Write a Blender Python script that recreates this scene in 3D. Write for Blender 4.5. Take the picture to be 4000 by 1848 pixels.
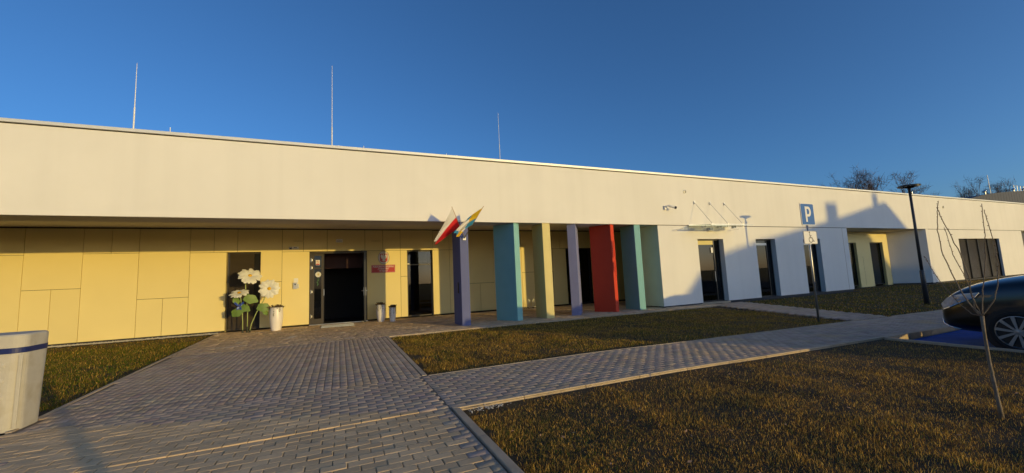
import bpy, math, random
import numpy as np
from mathutils import Vector, Matrix
random.seed(7); rng = np.random.default_rng(7)
for o in list(bpy.data.objects): bpy.data.objects.remove(o)
scene = bpy.context.scene
col = scene.collection

# ------------------------------------------------------------------ camera
YAW, PITCH, ROLL, FL = math.radians(23.687), math.radians(6.0255), math.radians(-2.6293), .7765
CAM = np.array([0., 0., 1.6])
_cy, _sy, _cp, _sp = math.cos(YAW), math.sin(YAW), math.cos(PITCH), math.sin(PITCH)
_f = np.array([_sy*_cp, _cy*_cp, _sp]); _r = np.array([_cy, -_sy, 0.]); _u = np.cross(_r, _f)
R2 = _r*math.cos(ROLL) + _u*math.sin(ROLL); U2 = -_r*math.sin(ROLL) + _u*math.cos(ROLL)
cam = bpy.data.cameras.new('camera'); cam.sensor_width = 36; cam.sensor_fit = 'HORIZONTAL'
cam.lens = FL/2*36; cam.clip_start = .05; cam.clip_end = 3000
camo = bpy.data.objects.new('camera', cam); col.objects.link(camo)
camo.matrix_world = Matrix(((R2[0], U2[0], -_f[0], CAM[0]), (R2[1], U2[1], -_f[1], CAM[1]), (R2[2], U2[2], -_f[2], CAM[2]), (0, 0, 0, 1)))
scene.camera = camo

# ------------------------------------------------------------------ sun and sky
SX, SZ = .55, .094                       # towards the sun: +SX in x, -1 in y, +SZ in z
sun = bpy.data.lights.new('sun', 'SUN'); sun.energy = 2.05; sun.angle = math.radians(.53); sun.color = (.77, .55, .165)
suno = bpy.data.objects.new('sun', sun); col.objects.link(suno); suno.location = (30, -50, 30)
suno.rotation_euler = Vector((-SX, 1, -SZ)).to_track_quat('-Z', 'Y').to_euler()
world = bpy.data.worlds.new('World'); scene.world = world; world.use_nodes = True
wn = world.node_tree.nodes; wl = world.node_tree.links
sky = wn.new('ShaderNodeTexSky'); sky.sky_type = 'NISHITA'; sky.sun_disc = False
sky.sun_elevation = math.atan2(SZ, math.hypot(SX, 1)); sky.sun_rotation = math.atan2(SX, -1.0)
sky.altitude = 0; sky.air_density = .75; sky.dust_density = 1.6; sky.ozone_density = 3.9
bg = wn['Background']; bg.inputs['Strength'].default_value = .15
wl.new(sky.outputs[0], bg.inputs[0])
scene.view_settings.view_transform = 'Standard'; scene.view_settings.look = 'None'
scene.view_settings.exposure = 0.75; scene.view_settings.gamma = 1.0
scene.render.engine = 'CYCLES'

# ------------------------------------------------------------------ helpers
WO = {}
def tag(o, label=None, cat=None, group=None, kind=None):
    if label: o['label'] = label
    if cat: o['category'] = cat
    if group: o['group'] = group
    if kind: o['kind'] = kind
    return o
def attach(o, wpos, parent):
    col.objects.link(o); WO[o.name] = Vector(wpos)
    if parent is not None:
        o.parent = parent; o.location = Vector(wpos) - WO[parent.name]
    else: o.location = wpos
    return o
def thing(name, label, cat, loc, group=None, parent=None):
    o = bpy.data.objects.new(name, None); o.empty_display_size = .2
    attach(o, loc, parent); tag(o, label, cat, group); return o
class MB:
    def __init__(s): s.v = []; s.f = []
    def poly(s, pts):
        n = len(s.v); s.v += [tuple(p) for p in pts]; s.f.append(tuple(range(n, n+len(pts)))); return s
    def box(s, x0, x1, y0, y1, z0, z1):
        return s.prism([(x0, y0), (x1, y0), (x1, y1), (x0, y1)], z0, z1)
    def prism(s, pts, z0, z1):
        n = len(s.v); k = len(pts)
        s.v += [(p[0], p[1], z0) for p in pts] + [(p[0], p[1], z1) for p in pts]
        s.f.append(tuple(range(n+k-1, n-1, -1))); s.f.append(tuple(range(n+k, n+2*k)))
        for i in range(k):
            j = (i+1) % k; s.f.append((n+i, n+j, n+k+j, n+k+i))
        return s
    def slab(s, pts, d):                 # polygon in 3D extruded by vector d
        n = len(s.v); k = len(pts); d = Vector(d)
        s.v += [tuple(p) for p in pts] + [tuple(Vector(p)+d) for p in pts]
        s.f.append(tuple(range(n+k-1, n-1, -1))); s.f.append(tuple(range(n+k, n+2*k)))
        for i in range(k):
            j = (i+1) % k; s.f.append((n+i, n+j, n+k+j, n+k+i))
        return s
    def tube(s, pts, r, n=8, cap=True):
        pts = [Vector(p) for p in pts]; k = len(pts); b = len(s.v)
        rr = r if isinstance(r, (list, tuple)) else [r]*k
        up = None
        for i, p in enumerate(pts):
            d = (pts[min(i+1, k-1)] - pts[max(i-1, 0)]).normalized()
            if up is None: up = Vector((0, 0, 1)) if abs(d.z) < .9 else Vector((1, 0, 0))
            a = d.cross(up)
            if a.length < 1e-4: a = d.cross(Vector((.3, .7, .2)))
            a.normalize(); c = a.cross(d).normalized(); up = c
            for j in range(n):
                t = 2*math.pi*j/n; s.v.append(tuple(p + (a*math.cos(t) + c*math.sin(t))*rr[i]))
        for i in range(k-1):
            for j in range(n):
                q = (j+1) % n; s.f.append((b+i*n+j, b+i*n+q, b+(i+1)*n+q, b+(i+1)*n+j))
        if cap:
            s.f.append(tuple(range(b+n-1, b-1, -1))); s.f.append(tuple(range(b+(k-1)*n, b+k*n)))
        return s
    def lathe(s, prof, c, n=24, axis='z'):
        b = len(s.v); k = len(prof)
        for r, h in prof:
            for j in range(n):
                t = 2*math.pi*j/n; x, y = r*math.cos(t), r*math.sin(t)
                p = (x, y, h) if axis == 'z' else ((h, x, y) if axis == 'x' else (x, h, y))
                s.v.append((c[0]+p[0], c[1]+p[1], c[2]+p[2]))
        for i in range(k-1):
            for j in range(n):
                q = (j+1) % n; s.f.append((b+i*n+j, b+i*n+q, b+(i+1)*n+q, b+(i+1)*n+j))
        if prof[0][0] > 1e-5: s.f.append(tuple(range(b+n-1, b-1, -1)))
        if prof[-1][0] > 1e-5: s.f.append(tuple(range(b+(k-1)*n, b+k*n)))
        return s
    def wall(s, x0, x1, z0, z1, y0, y1, holes=()):   # wall along x with real openings
        xs = sorted({x0, x1, *[h[0] for h in holes], *[h[1] for h in holes]})
        zs = sorted({z0, z1, *[max(z0, h[2]) for h in holes], *[min(z1, h[3]) for h in holes]})
        inh = lambda x, z: any(h[0] < x < h[1] and h[2] < z < h[3] for h in holes)
        solid = {}
        for i in range(len(xs)-1):
            for j in range(len(zs)-1):
                solid[i, j] = not inh((xs[i]+xs[i+1])/2, (zs[j]+zs[j+1])/2)
        for (i, j), ok in solid.items():
            if not ok: continue
            a, b, c, d = xs[i], xs[i+1], zs[j], zs[j+1]
            s.poly([(a, y0, c), (b, y0, c), (b, y0, d), (a, y0, d)]); s.poly([(b, y1, c), (a, y1, c), (a, y1, d), (b, y1, d)])
            if not solid.get((i-1, j)): s.poly([(a, y1, c), (a, y0, c), (a, y0, d), (a, y1, d)])
            if not solid.get((i+1, j)): s.poly([(b, y0, c), (b, y1, c), (b, y1, d), (b, y0, d)])
            if not solid.get((i, j-1)): s.poly([(a, y1, c), (b, y1, c), (b, y0, c), (a, y0, c)])
            if not solid.get((i, j+1)): s.poly([(a, y0, d), (b, y0, d), (b, y1, d), (a, y1, d)])
        return s
    def mesh(s, name, org):
        m = bpy.data.meshes.new(name); ox, oy, oz = org
        m.from_pydata([(x-ox, y-oy, z-oz) for x, y, z in s.v], [], s.f); m.update(); return m
    def build(s, name, mat, parent=None, org=None, smooth=False, bevel=0, weld=False):
        a = np.array(s.v)
        if org is None:
            lo, hi = a.min(0), a.max(0); org = ((lo[0]+hi[0])/2, (lo[1]+hi[1])/2, lo[2])
        m = s.mesh(name, org); m.materials.append(mat)
        if smooth: m.polygons.foreach_set('use_smooth', [True]*len(m.polygons))
        o = bpy.data.objects.new(name, m); attach(o, org, parent)
        if weld: o.modifiers.new('weld', 'WELD').merge_threshold = .0005
        if bevel:
            b = o.modifiers.new('bevel', 'BEVEL'); b.width = bevel; b.segments = 2; b.limit_method = 'ANGLE'
        return o
def npmesh(name, v, tri=None, quad=None, mat=None, colors=None):
    m = bpy.data.meshes.new(name); nt = 0 if tri is None else len(tri); nq = 0 if quad is None else len(quad)
    m.vertices.add(len(v)); m.vertices.foreach_set('co', np.asarray(v, np.float32).ravel())
    li = np.concatenate([x.ravel() for x in (tri, quad) if x is not None]).astype(np.int32)
    m.loops.add(len(li)); m.loops.foreach_set('vertex_index', li); m.polygons.add(nt+nq)
    st = np.concatenate([np.arange(nt)*3, nt*3+np.arange(nq)*4]).astype(np.int32)
    m.polygons.foreach_set('loop_start', st)
    m.update(calc_edges=True); m.validate()
    if colors is not None:
        a = m.attributes.new('tint', 'FLOAT_COLOR', 'POINT'); a.data.foreach_set('color', np.asarray(colors, np.float32).ravel())
    if mat: m.materials.append(mat)
    return m
def sstep(a, b, x): t = np.clip((x-a)/(b-a), 0, 1); return t*t*(3-2*t)
def vnoise(x, y, seed=0):                # smooth value noise, for patches of growth
    def h(i, j): v = np.sin(i*127.1+j*311.7+seed*74.7)*43758.5453; return v-np.floor(v)
    xi, yi = np.floor(x), np.floor(y); u, v = x-xi, y-yi; u = u*u*(3-2*u); v = v*v*(3-2*v)
    return (h(xi, yi)*(1-u)+h(xi+1, yi)*u)*(1-v)+(h(xi, yi+1)*(1-u)+h(xi+1, yi+1)*u)*v

def gz(x, y):                            # the ground falls gently towards the car park on the right
    x = np.asarray(x, float); y = np.asarray(y, float)
    w = np.clip((13.9-y)/6.9, 0, 1)*.88+.12; t = np.clip(x-4, 0, 25)
    return -.0135*t*w*np.clip(t/3, 0, 1)
def g(x, y): return float(gz(x, y))
def lawnz(x, y):                            # lawns are a little lumpy
    x = np.asarray(x, float); y = np.asarray(y, float)
    d = np.where(y < 6, np.minimum(np.minimum(x-1.41, 5.11-y), 11.31-x), np.minimum(np.minimum(y-7.14, 13.09-y), np.where(x > 0, x-1.40, -3.7-x))); f = np.clip(d/.4, 0, 1)
    return gz(x, y)-.012+f*(.060*(vnoise(x*1.5+.3, y*1.3, 11)-.70)+.030*(vnoise(x*3.7, y*3.1, 12)-.6))
def proj(p):
    d = np.asarray(p, float)-CAM; z = d@_f; zz = np.where(z > .05, z, .05)
    return 512+1024/2*FL*(d@R2)/zz, 236.5-1024/2*FL*(d@U2)/zz, z
# ------------------------------------------------------------------ materials
def nodes(name):
    m = bpy.data.materials.new(name); m.use_nodes = True; nt = m.node_tree
    return m, nt.nodes, nt.links, nt.nodes['Principled BSDF']
def add_streaks(m, amt):
    n, l = m.node_tree.nodes, m.node_tree.links; p = n['Principled BSDF']; src = p.inputs['Base Color'].links[0].from_socket
    mp = n.new('ShaderNodeMapping'); mp.inputs['Scale'].default_value = (2.6, 2.6, .10); l.new(n.new('ShaderNodeNewGeometry').outputs['Position'], mp.inputs['Vector'])
    nz = n.new('ShaderNodeTexNoise'); nz.inputs['Scale'].default_value = 1.; nz.inputs['Detail'].default_value = 7; l.new(mp.outputs[0], nz.inputs['Vector'])
    mr = n.new('ShaderNodeMapRange'); mr.inputs[1].default_value = .45; mr.inputs[2].default_value = .75; mr.inputs[3].default_value = 1; mr.inputs[4].default_value = 1-amt; l.new(nz.outputs['Fac'], mr.inputs[0])
    mx = n.new('ShaderNodeVectorMath'); mx.operation = 'SCALE'; l.new(src, mx.inputs[0]); l.new(mr.outputs[0], mx.inputs['Scale']); l.new(mx.outputs[0], p.inputs['Base Color'])
def pmat(name, c, rough=.6, var=.08, scale=3., bump=0., bscale=60., metal=0., objvar=0., spec=.5, coat=0., tint=False, c2=None, c2scale=2., c2lo=.55, c2hi=.75, detail=6.):
    m, n, l, p = nodes(name)
    pos = n.new('ShaderNodeNewGeometry').outputs['Position']
    p.inputs['Roughness'].default_value = rough; p.inputs['Metallic'].default_value = metal
    p.inputs['Specular IOR Level'].default_value = spec; p.inputs['Coat Weight'].default_value = coat; p.inputs['Coat Roughness'].default_value = .03
    rgb = n.new('ShaderNodeRGB'); rgb.outputs[0].default_value = (*c, 1); out = rgb.outputs[0]
    if tint:
        at = n.new('ShaderNodeAttribute'); at.attribute_name = 'tint'; out = at.outputs['Color']
    if c2 is not None:
        nz = n.new('ShaderNodeTexNoise'); nz.inputs['Scale'].default_value = c2scale; nz.inputs['Detail'].default_value = 8; l.new(pos, nz.inputs['Vector'])
        mr = n.new('ShaderNodeMapRange'); mr.inputs[1].default_value = c2lo; mr.inputs[2].default_value = c2hi; l.new(nz.outputs['Fac'], mr.inputs[0])
        mx = n.new('ShaderNodeMix'); mx.data_type = 'RGBA'; l.new(mr.outputs[0], mx.inputs[0]); l.new(out, mx.inputs[6]); mx.inputs[7].default_value = (*c2, 1); out = mx.outputs[2]
    if var:
        nz = n.new('ShaderNodeTexNoise'); nz.inputs['Scale'].default_value = scale; nz.inputs['Detail'].default_value = detail; l.new(pos, nz.inputs['Vector'])
        mr = n.new('ShaderNodeMapRange'); mr.inputs[1].default_value = .25; mr.inputs[2].default_value = .75; mr.inputs[3].default_value = 1-var; mr.inputs[4].default_value = 1+var; l.new(nz.outputs['Fac'], mr.inputs[0])
        mx = n.new('ShaderNodeVectorMath'); mx.operation = 'SCALE'; l.new(out, mx.inputs[0]); l.new(mr.outputs[0], mx.inputs['Scale']); out = mx.outputs[0]
    if objvar:
        oi = n.new('ShaderNodeObjectInfo'); mr = n.new('ShaderNodeMapRange'); mr.inputs[3].default_value = 1-objvar; mr.inputs[4].default_value = 1+objvar; l.new(oi.outputs['Random'], mr.inputs[0])
        mx = n.new('ShaderNodeVectorMath'); mx.operation = 'SCALE'; l.new(out, mx.inputs[0]); l.new(mr.outputs[0], mx.inputs['Scale']); out = mx.outputs[0]
    l.new(out, p.inputs['Base Color'])
    if bump:
        nz = n.new('ShaderNodeTexNoise'); nz.inputs['Scale'].default_value = bscale; nz.inputs['Detail'].default_value = 5; l.new(pos, nz.inputs['Vector'])
        b = n.new('ShaderNodeBump'); b.inputs['Strength'].default_value = bump; b.inputs['Distance'].default_value = .01
        l.new(nz.outputs['Fac'], b.inputs['Height']); l.new(b.outputs[0], p.inputs['Normal'])
    return m
def glassmat(name, tint, rough=0., ior=1.5, refl=1.):
    m, n, l, p = nodes(name); n.remove(p)
    tr = n.new('ShaderNodeBsdfTransparent'); tr.inputs[0].default_value = (*tint, 1)
    gl = n.new('ShaderNodeBsdfGlossy'); gl.inputs['Roughness'].default_value = rough; gl.inputs[0].default_value = (refl, refl, refl, 1)
    fr = n.new('ShaderNodeFresnel'); fr.inputs[0].default_value = ior
    mx = n.new('ShaderNodeMixShader'); l.new(fr.outputs[0], mx.inputs[0]); l.new(tr.outputs[0], mx.inputs[1]); l.new(gl.outputs[0], mx.inputs[2])
    l.new(mx.outputs[0], n['Material Output'].inputs[0]); return m
M = {}
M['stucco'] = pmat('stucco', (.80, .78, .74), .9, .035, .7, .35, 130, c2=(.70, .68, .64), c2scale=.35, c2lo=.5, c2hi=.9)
add_streaks(M['stucco'], .035)
M['bounce_stucco'] = pmat('bounce_stucco', (.74, .71, .62), .9, .05, 1.5, .3, 130)  # white stucco with bounced light put into its colour as a warm tint
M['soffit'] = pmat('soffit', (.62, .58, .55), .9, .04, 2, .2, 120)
M['panel'] = pmat('panel', (.77, .64, .285), .55, .03, .9, .04, 300, objvar=.025)
M['gap'] = pmat('gap', (.03, .022, .012), .9, 0)
M['cap'] = pmat('cap', (.74, .74, .72), .45, .03, 2, metal=.2)
M['plinth'] = pmat('plinth', (.035, .035, .04), .8, .2, 6, .3, 80)
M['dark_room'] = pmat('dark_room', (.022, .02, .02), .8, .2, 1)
M['dark_red'] = pmat('dark_red', (.06, .012, .01), .6, .1, 3)
M['brown_frame'] = pmat('brown_frame', (.045, .035, .024), .4, .06, 4)
M['dark_frame'] = pmat('dark_frame', (.018, .018, .02), .35, .06, 4)
M['slat'] = pmat('slat', (.055, .042, .028), .38, .06, 4)
M['slat_glare'] = pmat('slat_glare', (.15, .14, .13), .3, .3, 2.)  # paler copy of the slat colour: sun glare put into the tone
M['glass'] = glassmat('glass', (.32, .33, .34))
M['clear_glass'] = glassmat('clear_glass', (.8, .82, .8))
M['steel'] = pmat('steel', (.62, .61, .58), .28, .05, 10, metal=1.)
M['galv'] = pmat('galv', (.48, .48, .47), .42, .10, 14, metal=.85)
M['white_paint'] = pmat('white_paint', (.80, .79, .77), .35, .03, 3)
M['p_indigo'] = pmat('p_indigo', (.125, .142, .30), .88, .05, 2, .35, 120)
M['p_lilac'] = pmat('p_lilac', (.195, .21, .39), .88, .05, 2, .35, 120)
M['p_teal'] = pmat('p_teal', (.22, .46, .47), .88, .05, 2, .35, 120)
M['p_yellow'] = pmat('p_yellow', (.70, .60, .27), .88, .05, 2, .35, 120)
M['p_red'] = pmat('p_red', (.60, .055, .02), .88, .05, 2, .35, 120)
M['paver'] = pmat('paver', (.64, .45, .25), .85, .18, 2.2, .4, 90, objvar=.13, c2=(.46, .32, .175), c2scale=1.1)
M['paver_far'] = pmat('paver_far', (.64, .45, .25), .85, .18, 2.2, .4, 90, tint=True, c2=(.46, .32, .175), c2scale=1.1)
M['apron'] = pmat('apron', (.33, .29, .24), .85, .18, 3, .6, 60, tint=True, c2=(.50, .46, .39), c2scale=1.6, c2lo=.58, c2hi=.74)
M['joint'] = pmat('joint', (.22, .165, .105), .95, .2, 8, .6, 200)
M['kerb'] = pmat('kerb', (.46, .36, .25), .88, .14, 4, .7, 60, objvar=.08)
M['soil'] = pmat('soil', (.045, .028, .009), .95, .35, 5, .8, 40)
M['earth'] = pmat('earth', (.07, .07, .03), .95, .3, .3)
M['asphalt'] = pmat('asphalt', (.05, .05, .052), .9, .15, 6, .6, 200)
M['blue_paint'] = pmat('blue_paint', (.010, .055, .26), .85, .12, 5, .35, 60, c2=(.025, .05, .17), c2scale=3, spec=.15)
M['gravel'] = pmat('gravel', (.50, .47, .42), .9, .3, 25)
M['white_metal'] = pmat('white_metal', (.78, .78, .76), .4, .02, 2)
M['lamp_metal'] = pmat('lamp_metal', (.035, .037, .042), .4, .08, 6)
M['bark'] = pmat('bark', (.13, .09, .06), .9, .3, 30, .6, 80)
M['young_bark'] = pmat('young_bark', (.22, .17, .12), .8, .3, 25, .6, 90)
M['far_bark'] = pmat('far_bark', (.12, .085, .07), .9, .25, 2)

def grassmat():
    m, n, l, p = nodes('grass_blade')
    at = n.new('ShaderNodeAttribute'); at.attribute_name = 'tint'
    df = n.new('ShaderNodeBsdfDiffuse'); tl = n.new('ShaderNodeBsdfTranslucent'); l.new(at.outputs['Color'], df.inputs[0]); l.new(at.outputs['Color'], tl.inputs[0])
    mx = n.new('ShaderNodeMixShader'); mx.inputs[0].default_value = .3; l.new(df.outputs[0], mx.inputs[1]); l.new(tl.outputs[0], mx.inputs[2])
    l.new(mx.outputs[0], n['Material Output'].inputs[0]); n.remove(p); return m
M['grass'] = grassmat()

# ------------------------------------------------------------------ ground sheets
def sheet(name, pts_fn, xs, ys, mat, dz):
    xs, ys = np.array(xs), np.array(ys); X, Y = np.meshgrid(xs, ys); Z = (lawnz if name == 'lawn' else gz)(X, Y)+dz
    v = np.stack([X.ravel(), Y.ravel(), Z.ravel()], 1); nx = len(xs)
    q = [(j*nx+i, j*nx+i+1, (j+1)*nx+i+1, (j+1)*nx+i) for j in range(len(ys)-1) for i in range(nx-1) if pts_fn is None or pts_fn((xs[i]+xs[i+1])/2, (ys[j]+ys[j+1])/2)]
    m = npmesh(name, v, None, np.array(q), mat); o = bpy.data.objects.new(name, m); attach(o, (0, 0, 0), None)
    return tag(o, kind='structure')
b = MB(); b.poly([(-700, -700, -.62), (900, -700, -.62), (900, 900, -.62), (-700, 900, -.62)])
tag(b.build('ground', M['earth'], org=(0, 0, -.62)), kind='structure')
BAYZ = -.23
b = MB(); b.box(11.42, 70, -14, 4.99, BAYZ-.3, BAYZ); tag(b.build('car_park', M['asphalt']), kind='structure')
b = MB(); b.box(-60, 70, -26, -14, -.5, -.30); tag(b.build('road', M['asphalt']), kind='structure')
b = MB(); b.box(11.44, 15.3, -.9, 4.97, BAYZ+.001, BAYZ+.005); bay = tag(b.build('parking_bay', M['blue_paint']), kind='structure')

# lawns (soil); the grass itself further down
L1 = lambda x, y: 1.42 <= x <= 11.30 and -14 <= y <= 5.10
def sp_l(y): return 14.36+(y-7.2)*(1.55/6.4)
def sp_r(y): return 16.37+(y-7.2)*(1.75/6.4)
lawn_near = sheet('lawn', None, np.linspace(1.41, 11.31, 90), np.concatenate([np.linspace(-14, .4, 20), np.linspace(.5, 5.11, 44)]), M['soil'], -.03)
lawn_mid = sheet('lawn', None, np.linspace(1.40, 18.4, 130), np.linspace(7.14, 13.09, 48), M['soil'], -.03)
lawn_left = sheet('lawn', None, np.linspace(-40, -3.70, 60), np.linspace(7.12, 19.32, 24), M['soil'], -.03)
lawn_far = sheet('lawn', None, np.linspace(14.3, 80, 90), np.linspace(7.17, 15.6, 28), M['soil'], -.036)

# ------------------------------------------------------------------ paving
bed = sheet('paving', None, np.concatenate([np.linspace(-16, 4, 10), np.linspace(4.5, 45, 70)]), np.array([5.11, 5.6, 6.2, 6.7, 7.15]), M['joint'], -.014)
def strip_sheet(name, ys, x1, mat, dz):
    b = MB()
    for a, c in zip(ys[:-1], ys[1:]):
        xs = [None, 0., 4., *np.linspace(5, x1, max(2, int(x1-4))).tolist()] if x1 > 5 else [None, x1]
        for p, q in zip(xs[:-1], xs[1:]):
            pa, pc = (le_(a), le_(c)) if p is None else (p, p); b.poly([(pa, a, g(pa, a)+dz), (q, a, g(q, a)+dz), (q, c, g(q, c)+dz), (pc, c, g(pc, c)+dz)])
    return tag(b.build(name, mat, org=(0, 0, 0)), kind='structure')
def le_(y): return -3.70-.0496*(y-7.1)-.03
bed2 = strip_sheet('entrance_paving', [7.151, 10, 13.10], 1.42, M['joint'], -.014)
bed3 = strip_sheet('apron_paving', [13.101, 14, 16, 19.36], 17., M['joint'], -.014)
bed4 = sheet('driveway_paving', None, np.array([-16., -4, 1.32]), np.array([-14, 0, 5.109]), M['joint'], -.026)
def le(y): return -3.70-.0496*(y-7.1)      # left edge of the entrance paving, slightly askew
PX, PY, JW = .2266, .1175, .0065
def brickmesh(name, lx, ly, mat, c=.006):
    hx, hy = lx/2, ly/2
    v = [(-hx, -hy, -.04), (hx, -hy, -.04), (hx, hy, -.04), (-hx, hy, -.04), (-hx, -hy, -c), (hx, -hy, -c), (hx, hy, -c), (-hx, hy, -c),
         (-hx+c, -hy+c, 0), (hx-c, -hy+c, 0), (hx-c, hy-c, 0), (-hx+c, hy-c, 0)]
    f = [(8, 9, 10, 11)] + [(i, (i+1) % 4, 4+(i+1) % 4, 4+i) for i in range(4)] + [(4+i, 4+(i+1) % 4, 8+(i+1) % 4, 8+i) for i in range(4)]
    m = bpy.data.meshes.new(name); m.from_pydata(v, [], f); m.materials.append(mat); m.update(); return m, np.array(v), np.array(f)
bricks = []                               # x, y, lx, ly, z, bed index
def rows_x(x0, x1, y0, y1, dz, k, jit=1., clip=None):
    j = 0; y = y0
    while y+PY*.5 <= y1:
        x = x0 - (PX/2 if j % 2 else 0) + random.uniform(-.012, .012)*jit
        while x < x1:
            a, c = max(x, x0), min(x+PX, x1)
            if c-a > .05:
                cx, cy = (a+c)/2, y+PY/2
                if clip is None or clip(cx, cy): bricks.append((cx, cy, c-a-JW, PY-JW, g(cx, cy)+dz, k))
            x += PX
        y += PY; j += 1
def cols_y(x0, x1, y0, y1, dz, k, clip=None):
    i = 0; x = x0
    while x+PY*.5 <= x1:
        y = y0-random.choice((0, PX/2, PX/2, PX/4))-random.uniform(0, .02)
        while y < y1:
            a, c = max(y, y0), min(y+PX, y1)
            if c-a > .05 and (clip is None or clip(x, a)): bricks.append((x+PY/2, (a+c)/2, PY-JW, c-a-JW, g(x, (a+c)/2)+dz, k))
            y += PX
        x += PY; i += 1
rows_x(-6.5, 1.30, .28, 5.21, -.010, 3)
rows_x(-12, 1.30, 5.215, 7.10, 0, 0)
rows_x(1.302, 40, 5.20, 7.10, 0, 0)
cols_y(1.31-44*PY, 1.31, 7.11, 13.09, 0, 1, lambda x, y: x > le(y)-.02)
rows_x(-4.45, 16.4, 13.105, 19.24, 0, 2, 4., lambda x, y: x-PX/2 > le(y)-.05)
rows_x(13.5, 18.6, 7.16, 13.6, -.004, 0, 1., lambda x, y: sp_l(y)+.06 < x < sp_r(y)-.06)
BR = np.array(bricks); px, py, pz = proj(BR[:, [0, 1, 4]])
vis = (px > -350) & (px < 1400) & (py > 0) & (py < 900) & (pz > .2)
BR, px, pz, py = BR[vis], px[vis], pz[vis], py[vis]
inview = (px > -10) & (px < 1034) & (py < 480)
std = inview & ((abs(BR[:, 2]-(PX-JW)) < .001) | (abs(BR[:, 3]-(PX-JW)) < .001)) & (BR[:, 5] != 2)
order = np.argsort(np.where(std, pz, 1e6)); chosen = np.zeros(len(BR), bool); chosen[order[:290]] = True
bmx, bv, bf = brickmesh('brick', PX-JW, PY-JW, M['paver']); bmy, _, _ = brickmesh('brick', PY-JW, PX-JW, M['paver'])
ledge = None
beds = [bed, bed2, bed3, bed4]
for r in BR[chosen]:
    o = bpy.data.objects.new('brick', bmx if r[2] > r[3] else bmy)
    attach(o, (r[0]+random.gauss(0, .0008), r[1]+random.gauss(0, .0008), r[4]+random.gauss(0, .0012)), beds[int(r[5])])
    o.rotation_euler = (random.gauss(0, .0045), random.gauss(0, .004), random.gauss(0, .004))
for k in range(4):
    S = BR[(~chosen) & (BR[:, 5] == k)]
    if not len(S): continue
    n = len(S); c = .006; hx, hy = S[:, 2]/2, S[:, 3]/2
    big = 2.2 if k == 2 else 1.
    sgn = np.array([(-1, -1), (1, -1), (1, 1), (-1, 1)])
    V = np.zeros((n, 12, 3))
    for i in range(4):
        for lv, (ins, zz) in enumerate(((0, -.04), (0, -c), (c, 0))):
            V[:, lv*4+i, 0] = sgn[i, 0]*(hx-ins); V[:, lv*4+i, 1] = sgn[i, 1]*(hy-ins); V[:, lv*4+i, 2] = zz
    tx, ty, tz = rng.normal(0, .0045*big, n), rng.normal(0, .004*big, n), rng.normal(0, .004*big, n)
    V[:, :, 2] += V[:, :, 1]*tx[:, None]-V[:, :, 0]*ty[:, None]
    X = V[:, :, 0]-V[:, :, 1]*tz[:, None]; V[:, :, 1] += V[:, :, 0]*tz[:, None]; V[:, :, 0] = X
    V += np.stack([S[:, 0], S[:, 1], S[:, 4]+rng.normal(0, .0012*big, n)], 1)[:, None, :]
    Q = (bf[None]+12*np.arange(n)[:, None, None]).reshape(-1, 4)
    t = rng.uniform(.87, 1.13, n)[:, None]*np.array([[.42, .325, .245]]) if k != 2 else rng.uniform(.8, 1.2, n)[:, None]*np.array([[.55, .40, .25]])
    t = np.clip(t + rng.normal(0, .008, (n, 3)), .02, 1)
    C4 = np.repeat(np.concatenate([t, np.ones((n, 1))], 1), 12, 0)
    o = bpy.data.objects.new('bricks', npmesh('bricks', V.reshape(-1, 3), None, Q, M['apron' if k == 2 else 'paver_far'], C4))
    attach(o, (0, 0, 0), beds[k]); tag(o, kind='stuff')
# kerb stones: one object each
def kerb(p0, p1, wdt, top, depth, parent, ln=1.0):
    p0, p1 = Vector((*p0, 0)), Vector((*p1, 0)); d = p1-p0; n = max(1, round(d.length/ln)); d /= n
    side = Vector((-d.y, d.x, 0)).normalized()*wdt
    for i in range(n):
        a = p0+d*i+d.normalized()*.003; c = p0+d*(i+1)-d.normalized()*.003
        za, zc = g(a.x, a.y)+top+random.gauss(0, .0015), g(c.x, c.y)+top+random.gauss(0, .0015)
        q = [(a.x, a.y, za), (c.x, c.y, zc), (c.x+side.x, c.y+side.y, zc), (a.x+side.x, a.y+side.y, za)]
        mb = MB(); mb.slab([(x, y, z-depth) for x, y, z in q], (0, 0, depth)); mb.build('kerb_stone', M['kerb'], parent, bevel=.006)
kerb((1.32, -4.0), (1.32, 5.105), -.09, .003, .2, bed4)
kerb((1.32, 5.195), (11.32, 5.195), -.07, .003, .2, bed)
kerb((11.33, 5.195), (40.33, 5.195), -.12, .006, .5, bed)
kerb((11.30, 5.07), (11.30, -4.93), -.09, .0, .5, bed)
kerb((1.325, 7.16), (1.325, 13.08), -.085, .004, .2, bed2)
kerb((1.42, 7.11), (14.42, 7.11), .04, .004, .2, bed)
kerb((16.4, 7.11), (40.4, 7.11), .04, .004, .2, bed)
kerb((le(7.2)+.0, 7.2), (le(13.1), 13.1), .06, .003, .2, bed2)
kerb((le(13.1), 13.11), (le(19.1), 19.1), .06, .003, .2, bed3)
kerb((1.42, 13.06), (15.42, 13.06), .04, .004, .2, bed3)

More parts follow.
